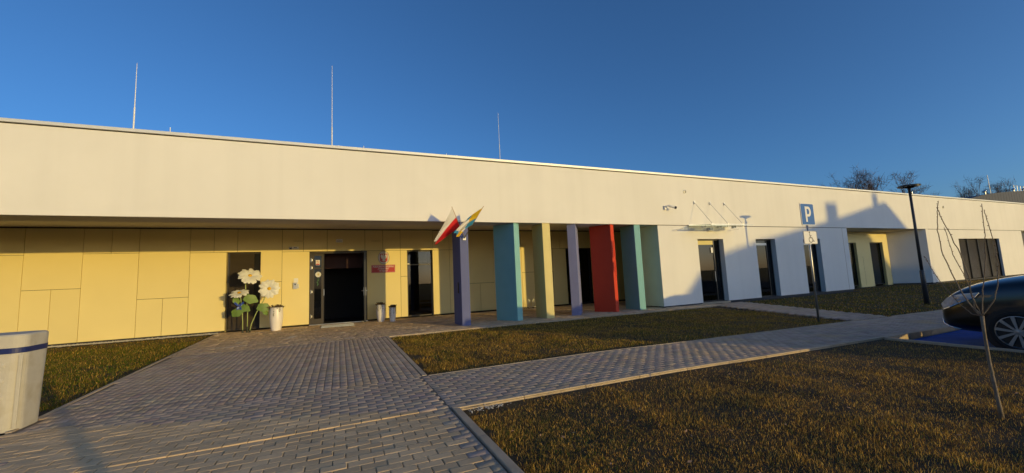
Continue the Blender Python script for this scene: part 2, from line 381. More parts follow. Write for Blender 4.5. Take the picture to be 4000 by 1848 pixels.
# ------------------------------------------------------------------ the building
YF, YW, ZS, ZC = 13.9, 19.3, 3.75, 4.16
bld = thing('kindergarten_building', 'long low white kindergarten with yellow panelled entrance and coloured pillars', 'building', (20, 13.9, 0))
XL, XR = -16., 75.
MB().box(XL, XR, YF, 14.95, ZS, 6.085).build('fascia', M['stucco'], bld)
cap = MB().box(XL-.05, XR+.05, YF-.055, 14.5, 6.115, 6.205).build('parapet_cap', M['cap'], bld, bevel=.006)
MB().box(XL, XR, YF+.02, 14.4, 6.085, 6.115).build('shadow_gap', M['gap'], cap)
for k in range(23):
    x = XL+4*k
    if k: MB().box(x-.03, x+.03, YF-.059, YF+.4, 6.113, 6.209).build('cap_clip', M['cap'], cap)
MB().box(XL, XR, 14.95, 34, 5.85, 6.0).build('roof', M['plinth'], bld)
MB().box(XL, XR, 33.7, 34, -.4, 5.85).build('back_wall', M['stucco'], bld)
MB().box(XL, XL+.3, 19.4, 33.7, -.4, 5.85).build('side_wall', M['stucco'], bld)
MB().box(XR-.3, XR, 14.95, 33.7, -.4, 5.85).build('side_wall', M['stucco'], bld)
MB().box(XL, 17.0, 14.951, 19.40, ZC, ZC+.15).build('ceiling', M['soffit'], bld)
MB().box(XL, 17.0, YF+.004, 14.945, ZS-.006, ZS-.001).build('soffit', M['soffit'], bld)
MB().box(XL, 16.6, YW+.03, YW+.06, ZC-.06, ZC).build('shadow_gap', M['gap'], bld)
# carcass behind the yellow panels
W1, DR, W2, DK = (-4.15, -2.975, .03, 3.165), (-1.16, 1.18, .0, 3.15), (2.98, 4.19, .03, 3.16), (11.72, 13.40, .0, 3.15)
carc = MB().wall(XL, 16.6, -.3, ZC, YW+.035, YW+.30, [(h[0]-.0, h[1], -.3 if h in (DR, DK) else -.3, h[3]) for h in (W1, DR, W2, DK)]).build('wall_backing', M['gap'], bld)
PAN = []      # panels: list of rectangles (x0,x1,z0,z1); several rectangles make an L-shaped panel
Z0 = .055
P = lambda *r: PAN.append(list(r))
for x in (-14.65, -13.1): P((x, x+1.55, Z0, 3.18)); P((x, x+.775, 3.18, 4.12)); P((x+.775, x+1.55, 3.18, 4.12))
P((-11.55, -9.99, Z0, 3.17)); P((-11.55, -10.77, 3.17, 4.12)); P((-10.77, -9.99, 3.17, 4.12))
P((-9.99, -8.47, 1.945, 4.12)); P((-9.99, -9.24, Z0, 1.945)); P((-9.24, -8.47, Z0, 1.945))
P((-8.47, -6.9, Z0, 3.19)); P((-8.47, -7.69, 3.19, 4.12)); P((-7.69, -6.9, 3.19, 4.12))
P((-6.9, -5.35, 1.455, 4.12)); P((-6.9, -6.135, Z0, 1.455)); P((-6.135, -5.35, Z0, 1.455))
P((-5.35, -4.15, Z0, 3.175)); P((-5.35, -4.58, 3.175, 4.12)); P((-4.58, -3.79, 3.175, 4.12))
P((-3.79, -2.2, 3.175, 4.12), (-2.975, -2.2, 1.915, 3.175)); P((-2.975, -2.2, Z0, 1.915))
P((-2.2, -1.16, Z0, 3.165)); P((-2.2, -1.4, 3.165, 4.12)); P((-1.4, -.47, 3.165, 4.12)); P((-.47, 1.1, 3.165, 4.12)); P((1.1, 1.88, 3.165, 4.12)); P((1.88, 2.67, 3.165, 4.12))
P((1.18, 2.67, Z0, 3.165)); P((2.67, 2.98, 1.935, 3.165), (2.67, 4.22, 3.165, 4.12)); P((2.67, 2.98, Z0, 1.935))
P((4.19, 5.03, Z0, 3.16)); P((4.22, 5.03, 3.16, 4.12)); P((5.03, 5.81, Z0, 3.16)); P((5.03, 5.81, 3.16, 4.12))
P((5.81, 7.36, 1.445, 4.12)); P((5.81, 6.59, Z0, 1.445)); P((6.59, 7.36, Z0, 1.445))
P((7.36, 8.95, Z0, 3.16)); P((7.36, 8.15, 3.16, 4.12)); P((8.15, 8.95, 3.16, 4.12))
P((8.95, 10.85, 1.895, 4.12)); P((8.95, 9.68, Z0, 1.895)); P((9.68, 10.85, Z0, 1.895))
P((10.85, 11.72, Z0, 3.145)); P((10.85, 11.34, 3.145, 4.12)); P((11.34, 12.9, 3.15, 4.12)); P((12.9, 14.4, 3.15, 4.12))
P((13.40, 14.4, Z0, 3.15)); P((14.4, 16.5, Z0, 4.12))
for rs in PAN:
    b = MB(); gp = .007
    for i, (x0, x1, z0, z1) in enumerate(rs):
        e = gp if i == 0 else gp
        b.box(x0+gp, x1-gp, YW+random.uniform(-.0015, .0015), YW+.034, z0+(gp if len(rs) == 1 or i == 0 else gp), z1-(gp if i == 0 or len(rs) == 1 else -gp))
    b.build('cladding_panel', M['panel'], bld)
# yellow reveals at the openings
for (x0, x1, z0, z1) in (W1, W2):
    b = MB()
    b.box(x0-.025, x0, YW+.037, YW+.27, 0, z1); b.box(x1, x1+.025, YW+.037, YW+.27, 0, z1); b.box(x0-.025, x1+.025, YW+.037, YW+.27, z1, z1+.025)
    b.build('reveal', M['panel'], bld)
MB().box(XL, -4.27, YW-.01, YW+.3, -.3, Z0-.006).build('plinth', M['plinth'], bld)
# interior rooms (dark)
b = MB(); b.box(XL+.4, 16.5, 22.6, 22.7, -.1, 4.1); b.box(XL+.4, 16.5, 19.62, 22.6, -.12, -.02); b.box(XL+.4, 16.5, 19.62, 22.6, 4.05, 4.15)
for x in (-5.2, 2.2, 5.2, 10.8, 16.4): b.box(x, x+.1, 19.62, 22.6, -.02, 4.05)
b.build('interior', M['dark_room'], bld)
MB().box(-1.0, 2.1, 20.6, 20.7, 2.45, 4.0).build('interior_bulkhead', M['dark_red'], bld)
# front white block
WH = [(15.85, 17.60, -.4, 3.085), (20.01, 21.57, .02, 3.075), (23.98, 25.55, .02, 3.07)]
MB().wall(13.42, 28.36, .04, ZS-.03, YF+.018, YF+.46, WH).build('front_wall', M['stucco'], bld)
MB().box(13.45, 28.3, YF+.025, YF+.45, ZS-.03, ZS-.001).build('shadow_gap', M['gap'], bld)
b = MB(); b.box(13.46, 15.85, YF+.045, YF+.4, -.4, .04); b.box(17.6, 28.3, YF+.045, YF+.4, -.4, .04); b.build('plinth', M['plinth'], bld)
MB().box(13.415, 13.60, YF+.47, 15.25, .03, ZS-.008).build('return_wall', M['bounce_stucco'], bld, bevel=.004)
MB().prism([(13.412, YF+.022), (13.42, YF+.022), (13.42, YF+.465), (13.412, YF+.465)], .03, ZS-.008).build('return_face', M['bounce_stucco'], bld)
MB().box(13.605, 28.3, 15.15, 15.25, -.3, ZS-.008).build('block_back', M['stucco'], bld)
b = MB(); b.box(13.7, 28.2, 15.05, 15.1, -.3, 3.6)
for x in (15.3, 18.8, 22.8, 28.1): b.box(x, x+.08, 14.4, 15.05, -.3, 3.6)
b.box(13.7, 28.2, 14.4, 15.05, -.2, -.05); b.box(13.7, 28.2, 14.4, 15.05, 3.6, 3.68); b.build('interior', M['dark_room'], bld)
MB().box(27.85, 27.862, YF+.012, YF+.02, .05, ZS-.035).build('wall_joint', M['kerb'], bld)
def pane(parent, x0, x1, z0, z1, y, bars=(), fm='dark_frame', t=.06, gm='glass', name='window', d=.07):
    w = thing(name, None, None, ((x0+x1)/2, y, z0), parent=parent)
    b = MB(); b.box(x0, x0+t, y, y+d, z0, z1); b.box(x1-t, x1, y, y+d, z0, z1); b.box(x0+t, x1-t, y, y+d, z1-t, z1); b.box(x0+t, x1-t, y, y+d, z0, z0+t)
    for a in bars:
        if a[0] == 'v': b.box(a[1]-t/2, a[1]+t/2, y+.002, y+d-.002, z0+t, z1-t)
        else: b.box(x0+t, x1-t, y+.004, y+d-.004, a[1]-t/2, a[1]+t/2)
    b.build('frame', M[fm], w, bevel=.004)
    MB().box(x0+t, x1-t, y+d*.4, y+d*.4+.012, z0+t, z1-t).build('pane', M[gm], w)
    return w
for (x0, x1, z0, z1), nm in zip(WH, ('door', 'window', 'window')):
    zb = .03 if nm == 'door' else z0
    w = pane(bld, x0, x1, zb, z1-.002, YF+.27, [('v', x1-.42)] if nm == 'door' else [('v', x1-.38)], name=nm)
    if nm == 'door':
        MB().box(x0+.07, x1-.47, YF+.255, YF+.268, 2.82, 3.02).build('nameplate', M['p_yellow'], w)
        MB().box(x1-.62, x1-.49, YF+.262, YF+.269, 2.42, 2.68).build('notice', M['white_paint'], w)
        MB().tube([(x1-.55, YF+.2, 1.0), (x1-.55, YF+.2, 1.5)], .014).build('handle', M['steel'], w)
        MB().box(x0-.05, x1+.05, YF-.02, YF+.3, -.06, .026).build('threshold', M['kerb'], w)
    else: MB().box(x0+.06, x1-.42, YF+.24, YF+.268, z1-.32, z1-.2).build('blind_box', M['galv'], w)
# recess on the right with slanted cheek, yellow back wall
MB().wall(28.2, 36.8, -.1, ZS-.008, 15.65, 15.95, [(31.4, 32.78, -.1, 2.99), (34.46, 36.13, -.1, 2.99)]).build('recess_wall', M['panel'], bld)
MB().box(28.0, 28.36, YF+.47, 15.65, -.2, ZS-.008).build('return_wall', M['stucco'], bld)
MB().prism([(36.85, 15.66), (37.96, YF+.02), (38.3, YF+.02), (38.3, 15.66)], -.02, ZS-.008).build('slanted_cheek', M['stucco'], bld)
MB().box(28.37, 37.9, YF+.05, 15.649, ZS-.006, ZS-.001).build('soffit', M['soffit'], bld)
for x0, x1 in ((31.4, 32.78), (34.46, 36.13)): pane(bld, x0, x1, .0, 2.985, 15.8)
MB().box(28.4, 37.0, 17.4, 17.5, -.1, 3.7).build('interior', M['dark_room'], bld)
MB().box(33.4, 33.406, 15.646, 15.652, 0, 2.0).build('wall_joint', M['gap'], bld)
# right wall with the shuttered window
WR = [(42.70, 49.83, -.05, 3.05), (54.6, 60.0, -.2, 3.70)]
MB().wall(38.301, XR, .0, ZS-.03, YF+.018, YF+.46, WR).build('front_wall', M['stucco'], bld)
MB().box(38.0, XR, YF+.025, YF+.45, ZS-.03, ZS-.001).build('shadow_gap', M['gap'], bld)
MB().box(37.9, XR, YF+.045, YF+.4, -.5, -.003).build('plinth', M['plinth'], bld)
sh = thing('window', None, None, (46.2, YF+.2, 0), parent=bld)
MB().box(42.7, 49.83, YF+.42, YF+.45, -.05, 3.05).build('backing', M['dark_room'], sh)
for k in range(5):
    x = 42.7+k*1.7825; MB().box(x-.03 if k else x, x+.03, YF+.15, YF+.3, -.02, 3.04).build('mullion', M['dark_frame'], sh)
for k in range(4):
    x0 = 42.76+k*1.7825; b = MB()
    for i in range(37): z = .04+i*.08; b.slab([(x0, YF+.20, z), (x0+1.66, YF+.20, z), (x0+1.66, YF+.25, z+.05), (x0, YF+.25, z+.05)], (0, .012, 0))
    b.build('slats', M['slat_glare'], sh)
MB().box(54.6, 60, YF+.4, YF+.46, -.1, 3.7).build('door', M['brown_frame'], bld)
# window with the roller shutter, and window by the pots
s1 = pane(bld, W1[0], W1[1], .03, W1[3]-.002, YW+.13, fm='brown_frame', t=.05, gm='glass')
b = MB()
for i in range(62):
    z = .08+i*.049; b.slab([(W1[0]+.08, YW+.112, z), (W1[1]-.24, YW+.112, z), (W1[1]-.24, YW+.128, z+.040), (W1[0]+.08, YW+.128, z+.040)], (0, .006, .004))
b.build('shutter_slats', M['slat'], s1)
b = MB()
for i in range(62):
    z = .08+i*.049; b.slab([(W1[1]-.235, YW+.116, z), (W1[1]-.055, YW+.116, z), (W1[1]-.055, YW+.132, z+.040), (W1[1]-.235, YW+.132, z+.040)], (0, .006, .004))
b.build('shutter_slats', M['dark_frame'], s1)
w2 = pane(bld, W2[0], W2[1], .03, W2[3]-.002, YW+.16, [('h', 2.48)], fm='brown_frame', t=.055)
b = MB()
for i in range(11): b.box(3.42, 3.98, YW+.29, YW+.30, 2.58+i*.05, 2.62+i*.05)
b.build('blind_slats', M['white_paint'], w2)
MB().box(3.0, 3.1, YW+.15, YW+.158, 2.5, 2.54).build('sticker', M['white_paint'], w2)
MB().box(3.85, 4.02, YW+.25, YW+.258, 2.42, 2.52).build('notice', M['white_paint'], w2)
wk = pane(bld, DK[0], DK[1], .02, 3.148, YW+.2, [('v', 12.6)], name='door')
# main door: fixed narrow leaf, open leaf, frame
dr = thing('entrance_door', None, None, (0, YW+.1, 0), parent=bld)
x0, x1 = DR[0], DR[1]
b = MB(); b.box(x0, x0+.05, YW+.03, YW+.13, 0, 3.148); b.box(x1-.06, x1, YW+.03, YW+.13, 0, 3.148); b.box(x0+.05, x1-.06, YW+.03, YW+.13, 3.07, 3.148); b.build('frame', M['brown_frame'], dr, bevel=.004)
def leaf(name, xa, xb, glassx, dz=0):
    lf = thing(name, None, None, ((xa+xb)/2, YW+.06, .03), parent=dr)
    b = MB(); b.box(xa, glassx[0], YW+.05, YW+.12, .03, 3.06); b.box(glassx[1], xb, YW+.05, YW+.12, .03, 3.06); b.box(glassx[0], glassx[1], YW+.05, YW+.12, 2.97, 3.06); b.box(glassx[0], glassx[1], YW+.05, YW+.12, .03, .26); b.box(glassx[0], glassx[1], YW+.05, YW+.12, 2.40, 2.47)
    b.build('leaf_frame', M['brown_frame'], lf, bevel=.004)
    MB().box(glassx[0], glassx[1], YW+.08, YW+.092, .26, 2.97).build('pane', M['glass'], lf); return lf
lf = leaf('door_leaf', x0+.055, -.585, (-.98, -.70))
for z in (2.79, 2.46, 1.42, .37):
    b = MB(); b.box(-1.115, -1.095, YW+.035, YW+.05, z-.09, z+.09); b.tube([(-1.065, YW+.03, z-.045), (-1.065, YW+.03, z+.045)], .022); b.build('hinge', M['steel'], lf)
MB().box(-.60, -.58, YW+.035, YW+.05, 1.24, 1.51).build('handle', M['steel'], lf)
MB().box(-.60, -.585, YW+.04, YW+.05, .04, 3.05).build('edge_trim', M['dark_frame'], lf)
# open leaf, swung outwards at right angles
ol = thing('door_leaf', None, None, (1.03, 18.9, .03), parent=dr)
b = MB(); X0, X1 = 1.005, 1.075
b.box(X0, X1, 18.42, 18.56, .03, 3.06); b.box(X0, X1, 19.14, 19.28, .03, 3.06); b.box(X0, X1, 18.56, 19.14, 2.9, 3.06); b.box(X0, X1, 18.56, 19.14, .03, .28)
b.build('leaf_frame', M['dark_frame'], ol, bevel=.004)
MB().box(1.035, 1.047, 18.56, 19.14, .28, 2.9).build('pane', M['glass'], ol)
for s in (-1, 1):
    xx = X0 if s < 0 else X1
    b = MB(); b.box(xx-.012 if s < 0 else xx, xx if s < 0 else xx+.012, 18.455, 18.515, 1.16, 1.51); b.tube([(xx, 18.485, 1.37), (xx+s*.085, 18.485, 1.37), (xx+s*.09, 18.60, 1.37)], .016); b.build('handle', M['steel'], ol)
b = MB(); b.box(.93, 1.16, 19.17, 19.27, 3.07, 3.17); b.box(1.0, 1.03, 18.75, 19.2, 3.10, 3.125); b.build('door_closer', M['dark_frame'], dr)
MB().box(x0, 1.2, YW-.06, YW+.14, -.02, .028).build('threshold', M['steel'], dr, bevel=.004)
# notices on the fixed leaf
M['red'] = pmat('red', (.42, .008, .012), .45, .05, 4)
b = MB(); b.box(-.92, -.76, YW+.068, YW+.078, 2.57, 2.79); nt_ = b.build('notice', M['white_paint'], lf)
MB().box(-.912, -.768, YW+.064, YW+.069, 2.58, 2.635).build('red_band', M['red'], nt_)
b = MB()
for k in range(24):
    t0, t1 = 2*math.pi*k/24, 2*math.pi*(k+1)/24
    b.slab([(-.84+.055*math.cos(t0), YW+.066, 2.715+.055*math.sin(t0)), (-.84+.055*math.cos(t1), YW+.066, 2.715+.055*math.sin(t1)), (-.84+.045*math.cos(t1), YW+.066, 2.715+.045*math.sin(t1)), (-.84+.045*math.cos(t0), YW+.066, 2.715+.045*math.sin(t0))], (0, .003, 0))
b.slab([(-.883, YW+.065, 2.752), (-.876, YW+.065, 2.759), (-.797, YW+.065, 2.678), (-.804, YW+.065, 2.671)], (0, .003, 0))
b.build('ban_ring', M['red'], nt_)
MB().box(-.875, -.805, YW+.0665, YW+.0685, 2.706, 2.720).build('cigarette', M['dark_frame'], nt_)
stk = thing('daisy_sticker', None, None, (-.82, YW+.07, 1.63), parent=lf)
b = MB()
for k in range(14):
    t = 2*math.pi*k/14; c_, s_ = math.cos(t), math.sin(t); b.slab([(-.82+r_*c_-q_*s_, YW+.074, 2.16+r_*s_+q_*c_) for r_, q_ in ((.03, -.012), (.10, -.026), (.125, 0), (.10, .026), (.03, .012))], (0, -.002, 0))
b.build('petals', M['white_paint'], stk)
b = MB(); b.slab([(-.82+.042*math.cos(t), YW+.0715, 2.16+.042*math.sin(t)) for t in np.linspace(0, 6.283, 15)[:-1]], (0, -.002, 0)); b.build('centre', M['p_yellow'], stk)
M['decal_green'] = pmat('decal_green', (.05, .16, .05), .5, .2, 20)
b = MB(); b.slab([(-.83, YW+.074, 2.03), (-.815, YW+.074, 2.03), (-.845, YW+.074, 1.66), (-.862, YW+.074, 1.66)], (0, -.002, 0))
for x, z, sg_ in ((-.835, 1.9, 1), (-.84, 1.8, -1), (-.85, 1.72, 1)): b.slab([(x, YW+.0745, z), (x+sg_*.05, YW+.0745, z+.06), (x+sg_*.03, YW+.0745, z-.02)], (0, -.002, 0))
b.build('stem', M['decal_green'], stk)
# pillars
def pillar(C, Rr, L, mat, nm='pillar'):
    C, Rr, L = Vector(C), Vector(Rr), Vector(L); B = L+Rr-C
    return MB().prism([tuple(C), tuple(Rr), tuple(B), tuple(L)], -.15, ZS-.007).build(nm, M[mat], bld, bevel=.014)
pillar((4.04, 13.95), (4.36, 13.95), (4.04, 15.0), 'p_indigo')
pillar((6.20, 13.93), (6.49, 14.09), (5.70, 14.86), 'p_teal')
pillar((7.44, 13.93), (7.79, 13.93), (7.44, 14.86), 'p_yellow')
pillar((8.98, 13.92), (9.79, 15.0), (8.70, 14.13), 'p_lilac')
rp = pillar((10.77, 13.93), (11.05, 14.08), (10.29, 14.82), 'p_red')
pillar((12.07, 13.95), (12.39, 13.93), (12.08, 14.92), 'p_teal')
d = Vector((.28, .15, 0)).normalized(); nrm = Vector((d.y, -d.x, 0))
for z0, z1 in ((2.35, 3.05), (1.5, 2.15)):
    a = Vector((10.79, 13.94, 0)); mb = MB(); p = [a+d*.19, a+d*.27, a+d*.27+nrm*.016, a+d*.19+nrm*.016]
    mb.prism([(q.x, q.y) for q in p], z0, z1); mb.build('relief_bar', M['p_red'], rp)
MB().box(4.0, 4.035, 14.25, 14.29, 1.15, 1.55).build('handle', M['dark_frame'], bld)

# ------------------------------------------------------------------ things on the facade
def text_mesh(txt, size, mat, name, parent, wpos, face='-y', depth=.002, align='CENTER', sx=1.):
    c = bpy.data.curves.new(name, 'FONT'); c.body = txt; c.size = size; c.extrude = depth; c.align_x = align; c.align_y = 'CENTER'; c.offset = size*.012
    t = bpy.data.objects.new('tmp', c); col.objects.link(t); dg = bpy.context.evaluated_depsgraph_get(); dg.update()
    m = bpy.data.meshes.new_from_object(t.evaluated_get(dg)); bpy.data.objects.remove(t)
    m.transform(Matrix.Scale(sx, 4, (1, 0, 0))); m.transform(Matrix.Rotation(math.pi/2, 4, 'X')); m.materials.clear(); m.materials.append(mat)
    o = bpy.data.objects.new(name, m); return attach(o, wpos, parent)
M['sign_white'] = pmat('sign_white', (.75, .73, .70), .4, .02, 4)
nm = thing('name_plate', 'red plate with white lettering below the eagle emblem', 'sign', (1.895, YW-.02, 2.14))
MB().box(1.37, 2.42, YW-.022, YW-.006, 2.14, 2.50).build('plate', M['red'], nm, bevel=.004)
b = MB(); y = YW-.0245
b.box(1.385, 2.405, y, y+.003, 2.478, 2.484); b.box(1.385, 2.405, y, y+.003, 2.156, 2.162); b.box(1.385, 1.391, y, y+.003, 2.162, 2.478); b.box(2.399, 2.405, y, y+.003, 2.162, 2.478)
b.build('border', M['sign_white'], nm)
for i, (tx, zz) in enumerate((('PUBLICZNE PRZEDSZKOLE', 2.418), ('„STOKROTKA”', 2.32), ('W DĘBICY', 2.222))):
    text_mesh(tx, .098, M['sign_white'], 'lettering', nm, (1.895, YW-.0235, zz), sx=.78)
M['emblem_grey'] = pmat('emblem_grey', (.62, .58, .56), .4, .03, 4)
em = thing('oval_emblem', 'oval white plaque with white eagle on red shield', 'emblem', (1.915, YW-.02, 2.53))
b = MB(); b.slab([(1.915+.253*math.cos(2*math.pi*k/40), YW-.006, 2.84+.308*math.sin(2*math.pi*k/40)) for k in range(40)], (0, -.016, 0)); b.build('plaque', M['emblem_grey'], em)
b = MB()
for k in range(40):
    t0, t1 = 2*math.pi*k/40, 2*math.pi*(k+1)/40
    q = [(1.915+r_*math.cos(t), YW-.022, 2.84+(r_+.055)*math.sin(t)) for r_, t in ((.253, t0), (.253, t1), (.238, t1), (.238, t0))]
    b.slab(q, (0, -.006, 0))
b.build('rim', M['brown_frame'], em)
sx_, sz_ = 1.915, 2.83
b = MB(); b.slab([(sx_+x, YW-.022, sz_+z) for x, z in ((-.165, .185), (.165, .185), (.165, -.11), (.15, -.17), (.10, -.19), (.03, -.195), (0, -.215), (-.03, -.195), (-.10, -.19), (-.15, -.17), (-.165, -.11))], (0, -.005, 0)); shd = b.build('shield', M['red'], em)
half = [(0, .10), (.018, .135), (.012, .165), (.0, .172)]
wing = [(.0, .08), (.03, .075), (.05, .12), (.09, .155), (.125, .15), (.118, .12), (.14, .105), (.125, .08), (.14, .055), (.12, .035), (.13, .01), (.105, -.005), (.11, -.035), (.085, -.035), (.075, -.065), (.05, -.04), (.045, -.09), (.09, -.115), (.085, -.135), (.04, -.125), (.035, -.155), (.0, -.175)]
b = MB(); pts = [(0, .172), (.022, .16), (.018, .125)]+wing[1:]
full = [(sx_+x, YW-.0275, sz_+z) for x, z in pts]+[(sx_-x, YW-.0275, sz_+z) for x, z in pts[::-1][1:-1]]
b.slab(full, (0, -.004, 0)); b.slab([(sx_-.06, YW-.0275, sz_+.148), (sx_-.018, YW-.0275, sz_+.162), (sx_-.018, YW-.0275, sz_+.135)], (0, -.004, 0)); b.build('eagle', M['sign_white'], em)
# small fittings
em2 = thing('emergency_light', 'small white emergency light above the open entrance door', 'lamp', (.03, YW-.03, 3.56))
MB().box(-.11, .16, YW-.06, YW-.002, 3.56, 3.70).build('housing', M['white_paint'], em2, bevel=.01); MB().box(-.09, .14, YW-.067, YW-.0605, 3.575, 3.64).build('diffuser', M['galv'], em2)
for (xa, xb, zz, lb) in ((-1.79, -1.38, 3.62, 'thin yellow vent strip left of the entrance door'), (1.36, 1.79, 3.615, 'thin yellow vent strip above the eagle emblem')):
    v = thing('vent_strip', lb, 'vent', ((xa+xb)/2, YW-.02, zz)); MB().box(xa, xb, YW-.03, YW-.002, zz-.018, zz+.018).build('cover', M['panel'], v, bevel=.005); MB().box(xa+.01, xb-.01, YW-.032, YW-.0305, zz-.006, zz+.002).build('slot', M['gap'], v)
M['navy'] = pmat('navy', (.012, .02, .07), .45, .05, 4)
ad = thing('house_number_plate', 'small white plate with dark picture under the vent strip', 'sign', (-1.765, YW-.02, 3.27))
MB().box(-1.95, -1.58, YW-.014, YW-.002, 3.27, 3.38).build('plate', M['sign_white'], ad); MB().box(-1.945, -1.84, YW-.018, YW-.0145, 3.275, 3.375).build('picture', M['navy'], ad)
b = MB(); b.box(-1.77, -1.65, YW-.018, YW-.0145, 3.335, 3.358); b.box(-1.825, -1.59, YW-.018, YW-.0145, 3.295, 3.305); b.build('print', M['navy'], ad)
b = MB(); b.slab([(-1.935, YW-.019, 3.30), (-1.90, YW-.019, 3.345), (-1.865, YW-.019, 3.33), (-1.85, YW-.019, 3.345), (-1.85, YW-.019, 3.36), (-1.93, YW-.019, 3.362)], (0, -.001, 0)); b.build('figure', M['sign_white'], ad)
ic = thing('intercom', 'metal intercom box with paper note beside the entrance', 'intercom', (-1.66, YW-.05, 1.58))
MB().box(-1.77, -1.62, YW-.06, YW-.002, 1.58, 1.83).build('housing', M['galv'], ic, bevel=.006); MB().box(-1.615, -1.56, YW-.04, YW-.002, 1.60, 1.79).build('card_reader', M['galv'], ic, bevel=.005)
MB().box(-1.785, -1.605, YW-.08, YW-.002, 1.831, 1.845).build('hood', M['galv'], ic); MB().box(-1.72, -1.67, YW-.064, YW-.0605, 1.74, 1.80).build('lens', M['dark_frame'], ic)
MB().box(-1.75, -1.59, YW-.006, YW-.002, 1.85, 2.03).build('note', M['sign_white'], ic)
gr = thing('door_mat', 'steel grating mat set in the paving before the entrance', 'mat', (-.03, 18.1, 0))
MB().box(-.66, .60, 17.62, 18.7, -.03, .004).build('tray', M['plinth'], gr)
for k in range(26): y = 17.64+k*.0415; MB().box(-.65, .59, y, y+.016, .004, .014).build('grating_bar', M['galv'], gr)
for k in range(9): x = -.62+k*.15; MB().box(x, x+.008, 17.63, 18.69, .0045, .012).build('cross_bar', M['galv'], gr)
def vent(x, z, r, lb):
    v = thing('round_vent', lb, 'vent', (x, YF-.02, z-r)); b = MB(); b.lathe([(r, 0), (r, -.03), (r*.8, -.035), (r*.78, -.01), (0, -.01)], (x, YF-.001, z), 20, 'y'); b.build('collar', M['galv'], v, smooth=False)
    b = MB()
    for i in range(4): zz = z-r*.6+i*r*.38; b.box(x-r*.6, x+r*.6, YF-.03, YF-.014, zz, zz+r*.15)
    b.build('louvre', M['dark_frame'], v)
vent(15.27, 5.38, .085, 'round metal vent on fascia above the glass canopy'); vent(41.0, 5.40, .1, 'round metal vent on the far right of the fascia')
sc = thing('security_camera', 'white security camera on the fascia left of the glass canopy', 'camera', (13.95, YF-.1, 4.45))
b = MB(); b.box(13.86, 13.98, YF-.08, YF-.001, 4.45, 4.64); b.build('bracket', M['white_paint'], sc, bevel=.012)
b = MB(); b.tube([(13.92, YF-.08, 4.58), (13.95, YF-.16, 4.62), (14.03, YF-.2, 4.60)], .03); b.build('arm', M['white_paint'], sc)
b = MB(); b.tube([(14.0, YF-.2, 4.61), (14.22, YF-.3, 4.53)], .055, 12); b.build('body', M['white_paint'], sc); b = MB(); b.tube([(14.22, YF-.3, 4.53), (14.30, YF-.335, 4.50)], .062, 12); b.build('lens_hood', M['dark_frame'], sc)
# glass canopy over the side door
M['canopy_glass'] = nodes('canopy_glass')[0]
_n, _l = M['canopy_glass'].node_tree.nodes, M['canopy_glass'].node_tree.links
_p = _n['Principled BSDF']; _p.inputs['Base Color'].default_value = (.62, .64, .60, 1); _p.inputs['Roughness'].default_value = .06
_t = _n.new('ShaderNodeBsdfTransparent'); _t.inputs[0].default_value = (.86, .90, .87, 1); _m = _n.new('ShaderNodeMixShader'); _m.inputs[0].default_value = .30
_l.new(_t.outputs[0], _m.inputs[1]); _l.new(_p.outputs[0], _m.inputs[2]); _l.new(_m.outputs[0], _n['Material Output'].inputs[0])
cn = thing('glass_canopy', 'glass canopy on steel tie rods over the side door', 'canopy', (16.8, 13.4, 3.6))
b = MB(); b.slab([(15.30, YF-.01, 3.73), (18.05, YF-.01, 3.73), (18.05, 12.62, 3.60), (15.30, 12.62, 3.60)], (0, 0, .017)); b.build('glass_sheet', M['canopy_glass'], cn)
b = MB(); b.box(15.30, 18.05, YF-.05, YF-.001, 3.70, 3.765); b.build('wall_rail', M['steel'], cn)
b = MB(); b.box(15.29, 18.06, 12.605, 12.62, 3.592, 3.622); b.build('front_edge', M['steel'], cn)
for x in (15.83, 16.87, 17.89):
    b = MB(); b.tube([(x, YF-.04, 4.84), (x, 13.0, 3.72)], .009, 6); b.build('tie_rod', M['steel'], cn)
    b = MB(); b.box(x-.03, x+.03, YF-.05, YF-.001, 4.78, 4.92); b.tube([(x, YF-.02, 4.87), (x, YF-.06, 4.83)], .02, 8); b.build('anchor', M['steel'], cn)
    b = MB(); b.tube([(x, 13.0, 3.55), (x, 13.0, 3.73)], .022, 10); b.box(x-.05, x+.05, 12.96, 13.04, 3.60, 3.618); b.build('clamp', M['steel'], cn)
    b = MB(); b.box(x-.09, x-.075, 13.4, 13.55, 3.56, 3.66); b.box(x+.075, x+.09, 13.4, 13.55, 3.56, 3.66); b.box(x-.075, x+.075, 13.4, 13.55, 3.56, 3.575); b.build('hanger', M['steel'], cn)
cl = thing('canopy_lamp', 'small box lamp on the wall under the glass canopy', 'lamp', (16.72, YF-.06, 3.46)); MB().box(16.55, 16.9, YF-.09, YF+.014, 3.46, 3.62).build('housing', M['white_paint'], cl, bevel=.012); MB().box(16.6, 16.85, YF-.097, YF-.0905, 3.475, 3.60).build('diffuser', M['galv'], cl)
for x, lb in ((14.55, 'thin steel peg on the wall left of the glass canopy'), (18.25, 'thin steel peg on the wall right of the glass canopy')):
    b = MB(); b.tube([(x, YF+.017, 3.53), (x, YF-.38, 3.53)], .012, 8); b.lathe([(.0, -.02), (.025, -.02), (.025, 0), (0, 0)], (x, YF-.38, 3.53), 10, 'y'); tag(b.build('wall_peg', M['steel']), lb, 'peg')
